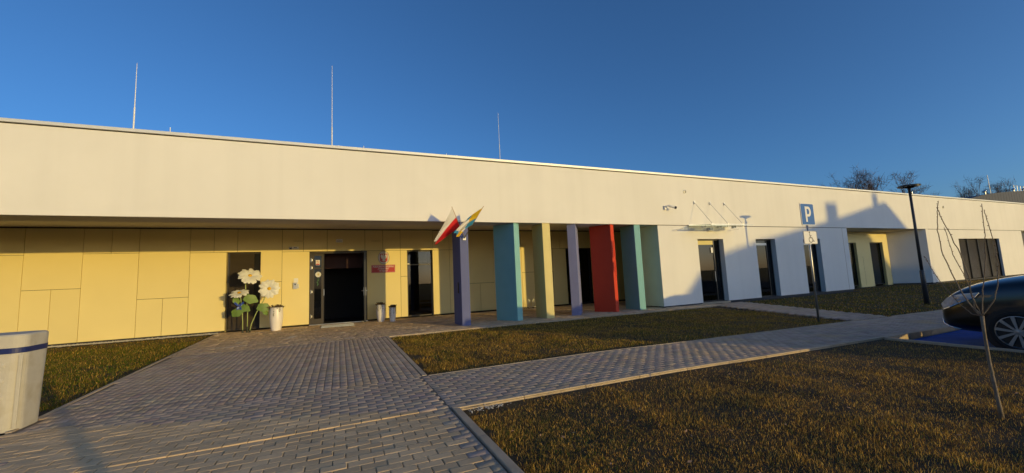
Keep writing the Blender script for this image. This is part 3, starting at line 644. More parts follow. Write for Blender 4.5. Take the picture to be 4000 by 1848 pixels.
# lightning rods on the roof
for x, zt, lb in ((-6.40, 9.60, 'tall white lightning rod, leftmost on the roof'), (-.25, 10.62, 'tallest white lightning rod, above the entrance door'), (7.02, 9.53, 'thin lightning rod, rightmost of the three tall ones')):
    lr = thing('lightning_rod', lb, 'lightning rod', (x, 17, 6.0), 'tall lightning rods on the roof')
    b = MB(); b.tube([(x, 17, 6.0), (x, 17, 8.0)], .024 if x < 5 else .016, 8); b.build('mast', M['white_metal'], lr); b = MB(); b.tube([(x, 17, 7.9), (x, 17, zt)], [.016 if x < 5 else .011, .007], 8); b.build('tip', M['white_metal'], lr)
    b = MB(); b.prism([(x-.2, 16.8), (x+.2, 16.8), (x+.2, 17.2), (x-.2, 17.2)], 6.0, 6.12); b.build('base_block', M['kerb'], lr)
for x, zt, lb in ((-5.41, 7.40, 'short roof spike right of the leftmost lightning rod'), (.95, 7.33, 'short roof spike right of the tallest lightning rod'), (4.43, 7.31, 'short roof spike left of the thin lightning rod')):
    b = MB(); b.tube([(x, 17, 6.0), (x, 17, zt)], .014, 6); tag(b.build('roof_spike', M['white_metal']), lb, 'spike', 'short spikes on the roof')

# ------------------------------------------------------------------ flags on the indigo pillar
M['flag_pole'] = pmat('flag_pole', (.42, .27, .15), .5, .1, 10)
br = thing('flag_bracket', 'small cream double bracket for flags on the indigo pillar', 'bracket', (4.2, 13.9, 3.08))
MB().box(4.14, 4.26, 13.90, 13.948, 3.07, 3.18).build('plate', M['white_paint'], br, bevel=.005)
TA, TB, BQ = Vector((4.61, 12.84, 4.14)), Vector((3.50, 12.92, 4.10)), Vector((4.2, 13.86, 3.16))
for T in (TA, TB): dd = (T-BQ).normalized(); b = MB(); b.tube([BQ-dd*.02, BQ+dd*.2], .022, 10); b.build('socket', M['galv'], br)
def flagmat(name, stops):
    m, n, l, p = nodes(name); p.inputs['Roughness'].default_value = .75
    at = n.new('ShaderNodeAttribute'); at.attribute_name = 'tint'; l.new(at.outputs['Color'], p.inputs['Base Color'])
    tl = n.new('ShaderNodeBsdfTranslucent'); l.new(at.outputs['Color'], tl.inputs[0]); mx = n.new('ShaderNodeMixShader'); mx.inputs[0].default_value = .3
    l.new(p.outputs[0], mx.inputs[1]); l.new(tl.outputs[0], mx.inputs[2]); l.new(mx.outputs[0], n['Material Output'].inputs[0]); return m
FM = flagmat('flag_cloth', None)
def flag(label, T, h0, h1, F0, F1, sag, colf, nu=40, nv=24, amp=.05, ph=0.):
    # hoist runs along the pole from param h0 (near tip) to h1; fly edge F0..F1
    fl = thing('flag', label, 'flag', tuple(BQ))
    b = MB(); b.tube([BQ+(T-BQ)*.06, T], [.013, .011], 8); b.build('pole', M['flag_pole'], fl, smooth=True)
    v = []; c = []
    for i in range(nu+1):
        u = i/nu
        for j in range(nv+1):
            w = j/nv; H = BQ+(T-BQ)*(h0+(h1-h0)*w); Fp = Vector(F0).lerp(Vector(F1), w)
            p = H.lerp(Fp, u); p.z -= sag*math.sin(math.pi*u)*.6
            k = min(1, u*2.2); wv = math.sin(w*9.5+u*3.+ph)*amp*k+math.sin(w*21+u*5+ph*2)*amp*.35*k
            p += Vector((.30, -.92, .25))*wv
            v.append(tuple(p)); c.append((*colf(u, w), 1))
    q = [(i*(nv+1)+j, i*(nv+1)+j+1, (i+1)*(nv+1)+j+1, (i+1)*(nv+1)+j) for i in range(nu) for j in range(nv)]
    v = np.array(v)-np.array(BQ); m = npmesh('cloth', v, None, np.array(q), FM, np.array(c)); m.polygons.foreach_set('use_smooth', [True]*len(m.polygons))
    o = bpy.data.objects.new('cloth', m); attach(o, tuple(BQ), fl); return fl
WHT, RED_, YEL, BLU = (.78, .76, .74), (.60, .01, .015), (.75, .50, .02), (.05, .33, .62)
flag('white over red flag hanging left from the indigo pillar', TB, .97, .36, (2.90, 12.98, 2.98), (3.02, 13.30, 2.86), -.02, lambda u, w: WHT if w < .5 else RED_, amp=.055)
def fa(u, w):
    if w > .62: return BLU if u < .5 else (YEL if u > .72 else WHT)
    if u < .38+.1*w: return YEL
    if u < .55 and w < .25: return BLU
    return BLU if u > .92 else WHT
flag('yellow, white and light blue flag leaning right from the indigo pillar', TA, .95, .42, (3.55, 12.88, 3.24), (3.80, 13.32, 3.10), -.12, fa, amp=.05, ph=1.3)

# ------------------------------------------------------------------ giant daisies, planters, bike rack
def leafy(name, c, rough=.5, tr=.25):
    m, n, l, p = nodes(name); p.inputs['Roughness'].default_value = rough
    nz = n.new('ShaderNodeTexNoise'); nz.inputs['Scale'].default_value = 9; l.new(n.new('ShaderNodeNewGeometry').outputs['Position'], nz.inputs['Vector'])
    cr = n.new('ShaderNodeValToRGB'); cr.color_ramp.elements[0].color = (*[x*.75 for x in c], 1); cr.color_ramp.elements[1].color = (*[min(1, x*1.2) for x in c], 1)
    l.new(nz.outputs['Fac'], cr.inputs[0]); l.new(cr.outputs[0], p.inputs['Base Color'])
    tl = n.new('ShaderNodeBsdfTranslucent'); l.new(cr.outputs[0], tl.inputs[0]); mx = n.new('ShaderNodeMixShader'); mx.inputs[0].default_value = tr
    l.new(p.outputs[0], mx.inputs[1]); l.new(tl.outputs[0], mx.inputs[2]); l.new(mx.outputs[0], n['Material Output'].inputs[0]); return m
M['petal'] = leafy('petal', (.84, .83, .78), .6, .2); M['daisy_leaf'] = leafy('daisy_leaf', (.16, .26, .05), .5, .2); M['daisy_core'] = pmat('daisy_core', (.70, .42, .02), .8, .15, 30, .8, 60)
M['stem'] = pmat('stem', (.30, .36, .13), .6, .1, 8); M['foot'] = pmat('foot', (.015, .02, .012), .6, .1, 8); M['butterfly'] = pmat('butterfly', (.02, .05, .30), .4, .2, 20, c2=(.35, .5, .8), c2scale=14)
def petal_mesh(L, W):
    v = []; f = []; n = 6
    for i in range(n+1):
        t = i/n; w = W*(.35+.65*math.sin(math.pi*min(1, t*.62+.12)))*(1 if t < .86 else .72 if t < .97 else .38); z = .10*L*math.sin(t*2.4)-.10*L*t*t
        for j in (-1, 0, 1): v.append((.10*L+t*L*.9, j*w/2, z-abs(j)*.018-(.02 if (t > .95 and j == 0) else 0)))
    for i in range(n):
        for j in (0, 1): a = i*3+j; f.append((a, a+1, a+4, a+3))
    m = bpy.data.meshes.new('petal'); m.from_pydata(v, [], f); m.materials.append(M['petal']); m.polygons.foreach_set('use_smooth', [True]*len(f)); m.update(); return m
def daisy(label, base, path, head, normal, rad, np_, leaves):
    d = thing('giant_daisy', label, 'flower', base, 'giant artificial daisies by the wall')
    b = MB(); b.tube(path, .018, 8); b.build('stem', M['stem'], d, smooth=True)
    b = MB(); b.tube([path[0], Vector(path[0]).lerp(Vector(path[1]), .28)], .032, 10); b.build('foot_socket', M['foot'], d)
    q = Vector(normal).to_track_quat('Z', 'Y'); pm = [petal_mesh(rad*s, rad*.36) for s in (1, .9)]
    for k in range(np_):
        o = bpy.data.objects.new('petal', pm[k % 2]); attach(o, head, d)
        rot = q.to_matrix() @ Matrix.Rotation(2*math.pi*k/np_+random.gauss(0, .05), 3, 'Z') @ Matrix.Rotation(random.gauss(.03 if k % 2 else -.05, .09), 3, 'Y') @ Matrix.Rotation(random.gauss(0, .12), 3, 'X')
        o.rotation_euler = rot.to_euler()
    b = MB(); b.lathe([(0, .045), (.035, .04), (.062, .022), (.068, 0), (.04, -.02), (0, -.025)], (0, 0, 0), 16); mm = b.mesh('flower_centre', (0, 0, 0)); mm.materials.append(M['daisy_core']); mm.polygons.foreach_set('use_smooth', [True]*len(mm.polygons))
    o = bpy.data.objects.new('flower_centre', mm); attach(o, head, d); o.rotation_euler = q.to_euler()
    for (lx, ly, lz, s, ang, tilt) in leaves:
        v = []; f = []; n = 18
        ring = []
        for k in range(n):
            t = 2*math.pi*k/n; rr = s*(1+.10*math.cos(5*t+1)+.07*math.sin(9*t))*(1-.35*max(0, math.cos(t))**6*-.6)
            ring.append((rr*math.cos(t)*1.15, rr*math.sin(t)*.9, -.12*s*math.cos(2*t)))
        v = [(0, 0, .05*s)]+[(x*.5, y*.5, z*.3+.03*s) for x, y, z in ring]+ring
        for k in range(n):
            j = (k+1) % n; f.append((0, 1+k, 1+j)); f.append((1+k, 1+n+k, 1+n+j, 1+j))
        mm = bpy.data.meshes.new('leaf'); mm.from_pydata(v, [], f); mm.materials.append(M['daisy_leaf']); mm.polygons.foreach_set('use_smooth', [True]*len(f)); mm.update()
        o = bpy.data.objects.new('leaf', mm); attach(o, (lx, ly, lz), d); o.rotation_euler = (math.radians(78)+tilt, ang, random.uniform(-.4, .4))
    return d
daisy('tallest giant daisy, in front of the shuttered window', (-3.24, 18.45, 0), [(-3.24, 18.45, 0), (-3.24, 18.45, .8), (-3.32, 18.46, 1.5), (-3.33, 18.46, 1.85), (-3.22, 18.45, 2.14)], (-3.18, 18.40, 2.18), (.22, -.75, .62), .42, 18, [(-3.15, 18.38, 1.27, .20, .3, .0)])
daisy('giant daisy leaning right beside the white planter', (-3.15, 18.38, 0), [(-3.15, 18.38, 0), (-3.10, 18.38, .3), (-2.93, 18.38, .75), (-2.72, 18.36, 1.15), (-2.55, 18.36, 1.6)], (-2.51, 18.30, 1.64), (-.02, -1, .10), .38, 22, [(-2.70, 18.30, .92, .19, .1, .05), (-2.64, 18.36, .73, .10, .9, .3)])
daisy('lowest giant daisy with a blue butterfly on its stem', (-3.38, 18.42, 0), [(-3.38, 18.42, 0), (-3.39, 18.42, .4), (-3.41, 18.42, .8), (-3.47, 18.42, 1.3), (-3.51, 18.40, 1.5)], (-3.51, 18.36, 1.53), (-.10, -.45, .9), .34, 18, [(-3.32, 18.34, .94, .15, .5, .1), (-3.56, 18.33, .79, .18, -.4, .15), (-3.62, 18.44, 1.24, .13, 1.2, .2)])
b = MB()
for s in (-1, 1):
    b.slab([(-3.49, 18.30, 1.00), (-3.49+s*.03, 18.28, 1.10), (-3.49+s*.14, 18.26, 1.20), (-3.49+s*.16, 18.27, 1.12), (-3.49+s*.06, 18.29, 1.03)], (0, .006, 0)); b.slab([(-3.49, 18.30, 1.0), (-3.49+s*.07, 18.285, .99), (-3.49+s*.08, 18.28, .88), (-3.49+s*.02, 18.29, .9)], (0, .006, 0))
b.tube([(-3.49, 18.295, .90), (-3.49, 18.29, 1.10)], [.010, .016], 8); tag(b.build('butterfly', M['butterfly']), 'blue ornamental butterfly among the daisy leaves', 'butterfly')
M['pot'] = pmat('pot', (.78, .73, .70), .35, .03, 3); M['trail'] = leafy('trail', (.16, .16, .06), .7, .2); M['dry'] = leafy('dry', (.10, .065, .03), .8, .1)
def planter(label, c, r0, rm, r1, h, strands, seed):
    rd = random.Random(seed); p = thing('planter', label, 'planter', c); x, y, z = c
    prof = [(0, 0), (r0, 0), (r0*1.04, .02)]+[(r0+(rm-r0)*math.sin(t*math.pi/2/.6) if t < .6 else rm-(rm-r1)*((t-.6)/.4)**2, h*t) for t in [i/14 for i in range(1, 15)]]+[(r1-.02, h), (r1-.03, h-.05), (0, h-.06)]
    b = MB(); b.lathe(prof, c, 36); b.build('pot', M['pot'], p, smooth=True)
    b = MB()
    for k in range(70):
        a, rr = rd.uniform(0, 6.28), r1*.95*math.sqrt(rd.random()); q = Vector((x+rr*math.cos(a), y+rr*math.sin(a), z+h-.04)); t = q+Vector((rd.gauss(0, .05), rd.gauss(0, .05), rd.uniform(.05, .15))); s = Vector((rd.gauss(0, .02), rd.gauss(0, .02), 0))
        b.poly([q-s, q+s, t+s*1.4, t-s*.3])
    b.build('foliage', M['dry'], p)
    for a, ln in strands:
        b = MB(); a = math.radians(a)
        for k in range(int(ln/.012)):
            zz = z+h+.01-k*.012; rr = (r1 if k*.012 < .05 else r1+(rm-r1)*min(1, k*.012/h/.4))+.018; aa = a+rd.gauss(0, .05); q = Vector((x+rr*math.cos(aa), y+rr*math.sin(aa), zz)); s = Vector((rd.gauss(0, .018), rd.gauss(0, .012), rd.gauss(-.006, .008))); n = Vector((math.cos(aa), math.sin(aa), .2))*rd.uniform(.006, .02)
            b.poly([q-s, q+n*.5, q+s, q+n+Vector((0, 0, -.014))])
        b.build('trailing_stem', M['trail'], p)
    return p
planter('large white planter right of the giant daisies', (-2.25, 18.28, 0), .165, .235, .215, .90, [(-105, .38), (-60, .2), (-50, .17), (-75, .1)], 1)
planter('taller of the two white pots under the red plate', (1.69, 18.42, 0), .13, .195, .175, .73, [(-130, .30), (-100, .22), (-85, .34), (-70, .2), (-40, .3), (-150, .2), (-20, .2)], 2)
planter('smaller of the two white pots under the red plate', (2.13, 18.08, 0), .10, .145, .13, .60, [(-150, .34), (-120, .45), (-80, .28), (-45, .22), (-20, .3)], 3)
rk = thing('bicycle_rack', 'steel loop bicycle rack between the teal and yellow pillars', 'bicycle rack', (9.1, 18.55, 0))
for k in range(6):
    x = 8.62+k*.27; b = MB(); pts = [(x, 18.2, .05)]+[(x, 18.2, .12), (x, 18.26, .15), (x, 18.45, .15)]
    for s in (0, .09):
        arc = [(x-.05+s*.0, 18.5, .12), (x-.05, 18.5, .38)]+[(x+.05*math.cos(t)*-1, 18.5, .42+.07*math.sin(t)) for t in np.linspace(0.2, math.pi-.2, 7)]+[(x+.05, 18.5, .38), (x+.05, 18.5, .12)]
    b.tube(arc, .011, 8); b.tube([(x-.05, 18.5, .12), (x-.05, 18.1, .06), (x+.05, 18.1, .06), (x+.05, 18.5, .12)], .011, 8); b.build('loop', M['steel'], rk, smooth=True)
b = MB(); b.tube([(8.45, 18.5, .12), (10.15, 18.5, .12)], .016, 8); b.tube([(8.45, 18.1, .05), (10.15, 18.1, .05)], .016, 8)
for x in (8.45, 10.15): b.tube([(x, 18.1, .0), (x, 18.1, .06), (x, 18.5, .12), (x, 18.5, 0)], .014, 8)
b.build('rail', M['steel'], rk, smooth=True)

# ------------------------------------------------------------------ container at the left edge
M['grp'] = pmat('grp', (.50, .47, .41), .85, .10, 5, .3, 60, c2=(.38, .34, .26), c2scale=5, c2lo=.5, c2hi=.75); M['navy_band'] = pmat('navy_band', (.012, .022, .12), .5, .1, 8)
def rrect(cx, cy, hx, hy, r, n=8):
    out = []; rf_, rb_ = r, .27
    for sx, sy, a0 in ((1, -1, -90), (1, 1, 0), (-1, 1, 90), (-1, -1, 180)):
        r = rf_ if sy < 0 else rb_
        for k in range(n+1): t = math.radians(a0+90*k/n); out.append((cx+sx*(hx-r)+r*math.cos(t), cy+sy*(hy-r)+r*math.sin(t)))
    return out
bn = thing('storage_container', 'off-white plastic container with a dark blue stripe at the left edge', 'container', (-4.35, 7.57, 0))
def loft(levels, cap=True):
    b = MB(); k = None
    for z, hx, hy, r in levels:
        ring = rrect(-4.35, 7.57, hx, hy-.28, r); k = len(ring); b.v += [(x, y, z) for x, y in ring]
    for i in range(len(levels)-1):
        for j in range(k): q = (j+1) % k; b.f.append((i*k+j, i*k+q, (i+1)*k+q, (i+1)*k+j))
    if cap: b.f.append(tuple(range((len(levels)-1)*k, len(levels)*k))); b.f.append(tuple(range(k-1, -1, -1)))
    return b
f_ = lambda z: .648+.030*z/1.18
loft([(-.02, f_(0), f_(0)-.06, .14), (.5, f_(.5), f_(.5)-.06, .14), (1.0, f_(1.)+.003, f_(1.)-.06, .13), (1.16, f_(1.15), f_(1.15)-.06, .12), (1.18, f_(1.15)-.015, f_(1.15)-.075, .11)]).build('body', M['grp'], bn, smooth=False)
loft([(.945, f_(.945)+.004, f_(.945)-.056, .132), (1.015, f_(1.015)+.0045, f_(1.015)-.0555, .132)], False).build('stripe', M['navy_band'], bn)
for z in (.80, .61, .405): MB().box(-4.25, -3.835, 7.85-f_(z)+.053, 7.85-f_(z)+.09, z-.026, z+.026).build('embossed_rib', M['grp'], bn, bevel=.01)
MB().slab([(-3.74, 7.85-f_(.02)+.052, .02), (-3.70, 7.85-f_(.02)+.052, .02), (-3.675, 7.85-f_(.93)+.056, .93), (-3.715, 7.85-f_(.93)+.056, .93)], (0, .02, 0)).build('corner_rib', M['grp'], bn, bevel=.006)

# ------------------------------------------------------------------ parking sign, street lamp
M['sign_blue'] = pmat('sign_blue', (.012, .11, .40), .35, .03, 4); M['sign_black'] = pmat('sign_black', (.012, .012, .012), .5, 0)
px_, py_ = 13.87, 7.88; z0_ = g(px_, py_)
sg = thing('parking_sign', 'blue parking sign with wheelchair plate on a grey pole', 'sign', (px_, py_, z0_))
b = MB(); b.tube([(px_, py_, z0_-.2), (px_+.02, py_, 3.5)], .031, 12); b.build('pole', M['galv'], sg, smooth=True)
def rr_plate(x0, x1, z0, z1, r, y, d, n=6):
    pts = []
    for cx, cz, a0 in ((x1-r, z0+r, -90), (x1-r, z1-r, 0), (x0+r, z1-r, 90), (x0+r, z0+r, 180)):
        for k in range(n+1): t = math.radians(a0+90*k/n); pts.append((cx+r*math.cos(t), y, cz+r*math.sin(t)))
    return MB().slab(pts, (0, d, 0))
ys = py_-.05
PL = (13.555, 14.245, 2.87, 3.585)
rr_plate(*PL, .05, ys, .022).build('plate_edge', M['sign_white'], sg)
rr_plate(PL[0]+.02, PL[1]-.02, PL[2]+.02, PL[3]-.02, .04, ys-.003, .0035).build('blue_face', M['sign_blue'], sg)
def strip(b, pts, w, y, d=-.002):
    for (ax, az), (bx, bz) in zip(pts[:-1], pts[1:]):
        dx, dz = bx-ax, bz-az; l_ = math.hypot(dx, dz) or 1; nx, nz = -dz/l_*w/2, dx/l_*w/2; b.slab([(ax+nx, y, az+nz), (bx+nx, y, bz+nz), (bx-nx, y, bz-nz), (ax-nx, y, az-nz)], (0, d, 0))
b = MB(); lx, lz = 13.775, 2.98
b.slab([(lx, ys-.004, lz), (lx+.085, ys-.004, lz), (lx+.085, ys-.004, lz+.50), (lx, ys-.004, lz+.50)], (0, -.002, 0))
arc = [(lx+.085, lz+.46), (lx+.16, lz+.46)]+[(lx+.17+.085*math.cos(t), lz+.335+.125*math.sin(t)) for t in np.linspace(math.pi/2, -math.pi/2, 12)]+[(lx+.085, lz+.21)]
o_ = [(lx+.083, lz+.50), (lx+.17, lz+.50)]+[(lx+.17+.125*math.cos(t), lz+.335+.165*math.sin(t)) for t in np.linspace(math.pi/2, -math.pi/2, 12)]+[(lx+.083, lz+.17)]
i_ = [(lx+.083, lz+.42), (lx+.15, lz+.42)]+[(lx+.15+.06*math.cos(t), lz+.335+.085*math.sin(t)) for t in np.linspace(math.pi/2, -math.pi/2, 12)]+[(lx+.083, lz+.25)]
for k in range(len(o_)-1): b.slab([(o_[k][0], ys-.0045, o_[k][1]), (o_[k+1][0], ys-.0045, o_[k+1][1]), (i_[k+1][0], ys-.0045, i_[k+1][1]), (i_[k][0], ys-.0045, i_[k][1])], (0, -.002, 0))
b.build('letter_p', M['sign_white'], sg)
P2 = (13.555, 14.245, 2.265, 2.68)
rr_plate(*P2, .025, ys, .02).build('wheelchair_plate', M['sign_white'], sg)
b = MB(); rr = [(P2[0]+.012, P2[2]+.012), (P2[1]-.012, P2[2]+.012), (P2[1]-.012, P2[3]-.012), (P2[0]+.012, P2[3]-.012), (P2[0]+.012, P2[2]+.012)]; strip(b, rr, .006, ys-.001); b.build('border', M['sign_black'], sg)
b = MB(); cx_, cz_ = 13.90, 2.40
strip(b, [(cx_+.095*math.cos(t), cz_+.085*math.sin(t)) for t in np.linspace(math.radians(118), math.radians(372), 22)], .022, ys-.001)
strip(b, [(cx_-.03, cz_+.20), (cx_-.012, cz_+.06), (cx_+.075, cz_+.06), (cx_+.14, cz_-.055), (cx_+.18, cz_-.04)], .025, ys-.0012); strip(b, [(cx_-.02, cz_+.125), (cx_+.06, cz_+.125)], .02, ys-.0014)
b.slab([(cx_-.035+.026*math.cos(t), ys-.001, cz_+.235+.026*math.sin(t)) for t in np.linspace(0, 6.283, 16)[:-1]], (0, -.002, 0)); b.build('wheelchair_symbol', M['sign_black'], sg)
for z in (2.45, 3.2): b = MB(); b.box(px_-.045, px_+.06, py_-.028, py_+.04, z-.015, z+.015); b.build('clamp', M['galv'], sg)
M['lamp_glass'] = pmat('lamp_glass', (.65, .66, .66), .2, 0)
def ring_lamp(x, y, h, lb, z=None):
    z = g(x, y) if z is None else z
    t = thing('street_lamp', lb, 'street lamp', (x, y, z)); H = z+h
    b = MB(); b.tube([(x, y, z-.2), (x, y, z+1.38), (x, y, z+1.42)], [.088, .078, .06], 16); b.build('base_tube', M['lamp_metal'], t, smooth=True)
    b = MB(); b.tube([(x, y, z+1.35), (x, y, H-.08)], [.056, .044], 16); b.build('pole', M['lamp_metal'], t, smooth=True)
    b = MB(); b.lathe([(.27, -.03), (.36, -.035), (.375, 0), (.36, .03), (.28, .03), (.26, 0), (.27, -.03)], (x, y, H), 40); b.build('ring', M['lamp_metal'], t, smooth=True)
    b = MB(); b.lathe([(.285, -.036), (.345, -.036), (.345, -.039), (.285, -.039), (.285, -.036)], (x, y, H), 40); b.build('light_panel', M['lamp_glass'], t)
    b = MB()
    for a in (0, 2.094, 4.189): b.tube([(x, y, H-.12), (x+.30*math.cos(a+.5), y+.30*math.sin(a+.5), H-.01)], .018, 8)
    b.build('spider', M['lamp_metal'], t); MB().box(x+.05, x+.11, y-.06, y+.0, H-.33, H-.25).build('sensor', M['steel'], t, bevel=.01)
    return t
ring_lamp(22.35, 8.5, 5.0, 'black street lamp with a ring head on the far lawn', g(22.35, 8.5)-.05)

# ------------------------------------------------------------------ young tree on the near lawn
M['bud'] = pmat('bud', (.20, .12, .07), .8, .2, 30)
tr = thing('young_tree', 'thin bare young tree with upright budded twigs on the near lawn', 'tree', (6.27, 1.955, -.03))
F = Vector((6.268, 1.962, .975))
b = MB(); b.tube([(6.275, 1.945, -.08), (6.273, 1.950, .1), (6.268, 1.964, .475), (6.267, 1.966, .8), F], [.023, .0175, .015, .014, .017], 10); b.build('trunk', M['young_bark'], tr, smooth=True)
def twig(pts, r0, seed):
    rd = random.Random(seed); pts = [Vector(p) for p in pts]; fine = []
    for a, c in zip(pts[:-1], pts[1:]):
        for k in range(5): fine.append(a.lerp(c, k/5)+Vector((rd.gauss(0, .002), rd.gauss(0, .002), 0)))
    fine.append(pts[-1]); n = len(fine); b = MB(); b.tube(fine, [.60*r0*(1-.5*i/n) for i in range(n)], 6); tw = b.build('branch', M['young_bark'], tr, smooth=True)
    b = MB(); L = 0
    for a, c in zip(fine[:-1], fine[1:]):
        for t in (.5,):
            q = a.lerp(c, t); s = Vector((rd.gauss(0, 1), rd.gauss(0, 1), .5)).normalized(); e = q+s*rd.uniform(.008, .017); b.tube([q, q.lerp(e, .6), e], [.003, .0042, .001], 5)
    tag(b.build('buds', M['bud'], tw), kind='stuff')
n_ = Vector((6.272, 1.953, 0)).normalized()
def dp(p, d): return Vector(p)+n_*d
twig([F, dp((6.26, 1.99, 1.0), .01), dp((6.24, 2.07, 1.20), .05), dp((6.22, 2.11, 1.38), .08), dp((6.20, 2.17, 1.66), .12), dp((6.20, 2.18, 1.93), .15), dp((6.21, 2.16, 2.15), .16), dp((6.22, 2.14, 2.27), .16)], .011, 1)
twig([F, dp((6.255, 2.0, 1.05), -.02), dp((6.25, 2.01, 1.25), -.06), dp((6.26, 2.0, 1.36), -.08), dp((6.24, 2.05, 1.70), -.12), dp((6.22, 2.12, 2.01), -.14), dp((6.21, 2.15, 2.17), -.14)], .011, 2)
twig([F, dp((6.25, 2.03, .995), .0), dp((6.22, 2.11, 1.11), .03), dp((6.20, 2.17, 1.24), .05), dp((6.18, 2.23, 1.38), .06), dp((6.17, 2.29, 1.57), .07), dp((6.165, 2.31, 1.64), .07)], .008, 3)
twig([F, dp((6.27, 1.99, 1.08), -.03), dp((6.25, 2.03, 1.38), -.10), dp((6.23, 2.09, 1.64), -.14), dp((6.22, 2.12, 1.94), -.15)], .009, 4)
twig([F, dp((6.27, 1.95, 1.07), .03), dp((6.28, 1.92, 1.30), .05), dp((6.30, 1.87, 1.61), .06), dp((6.30, 1.85, 1.88), .05), dp((6.31, 1.84, 2.17), .03)], .010, 5)
twig([F, dp((6.30, 1.87, 1.13), -.02), dp((6.31, 1.83, 1.30), -.03), dp((6.32, 1.80, 1.51), -.04), dp((6.32, 1.80, 1.68), -.04), dp((6.31, 1.82, 1.95), -.03), dp((6.31, 1.83, 2.10), -.02)], .009, 6)

# ------------------------------------------------------------------ cars
def car_mats(nm, c):
    return pmat(nm, c, .3, 0, coat=1., spec=.6, metal=.35)
M['tyre'] = pmat('tyre', (.012, .012, .012), .85, .1, 20); M['alloy'] = pmat('alloy', (.33, .34, .36), .4, .03, 8, metal=.8); M['trim'] = pmat('trim', (.008, .008, .009), .5, .05, 8)
M['chrome'] = pmat('chrome', (.75, .75, .75), .08, 0, metal=1.); M['car_glass'] = pmat('car_glass', (.01, .012, .014), .03, 0, spec=.6, coat=.5); M['lens'] = pmat('lens', (.42, .44, .48), .06, .25, 18, coat=1., spec=.8)
ST = [(-.10, .60, .46, .66, .74), (-.06, .80, .36, .82, .92), (.04, .90, .31, .95, 1.06), (.20, .94, .29, 1.06, 1.19), (.42, .96, .28, 1.15, 1.30), (.75, .97, .28, 1.21, 1.385), (1.1, .972, .28, 1.25, 1.44), (1.4, .975, .28, 1.27, 1.46), (2.2, .98, .28, 1.29, 1.42), (3.4, .98, .28, 1.31, 1.40), (4.3, .965, .28, 1.32, 1.40), (4.8, .93, .32, 1.28, 1.34), (5.0, .86, .40, 1.18, 1.24), (5.08, .70, .5, 1.0, 1.05)]
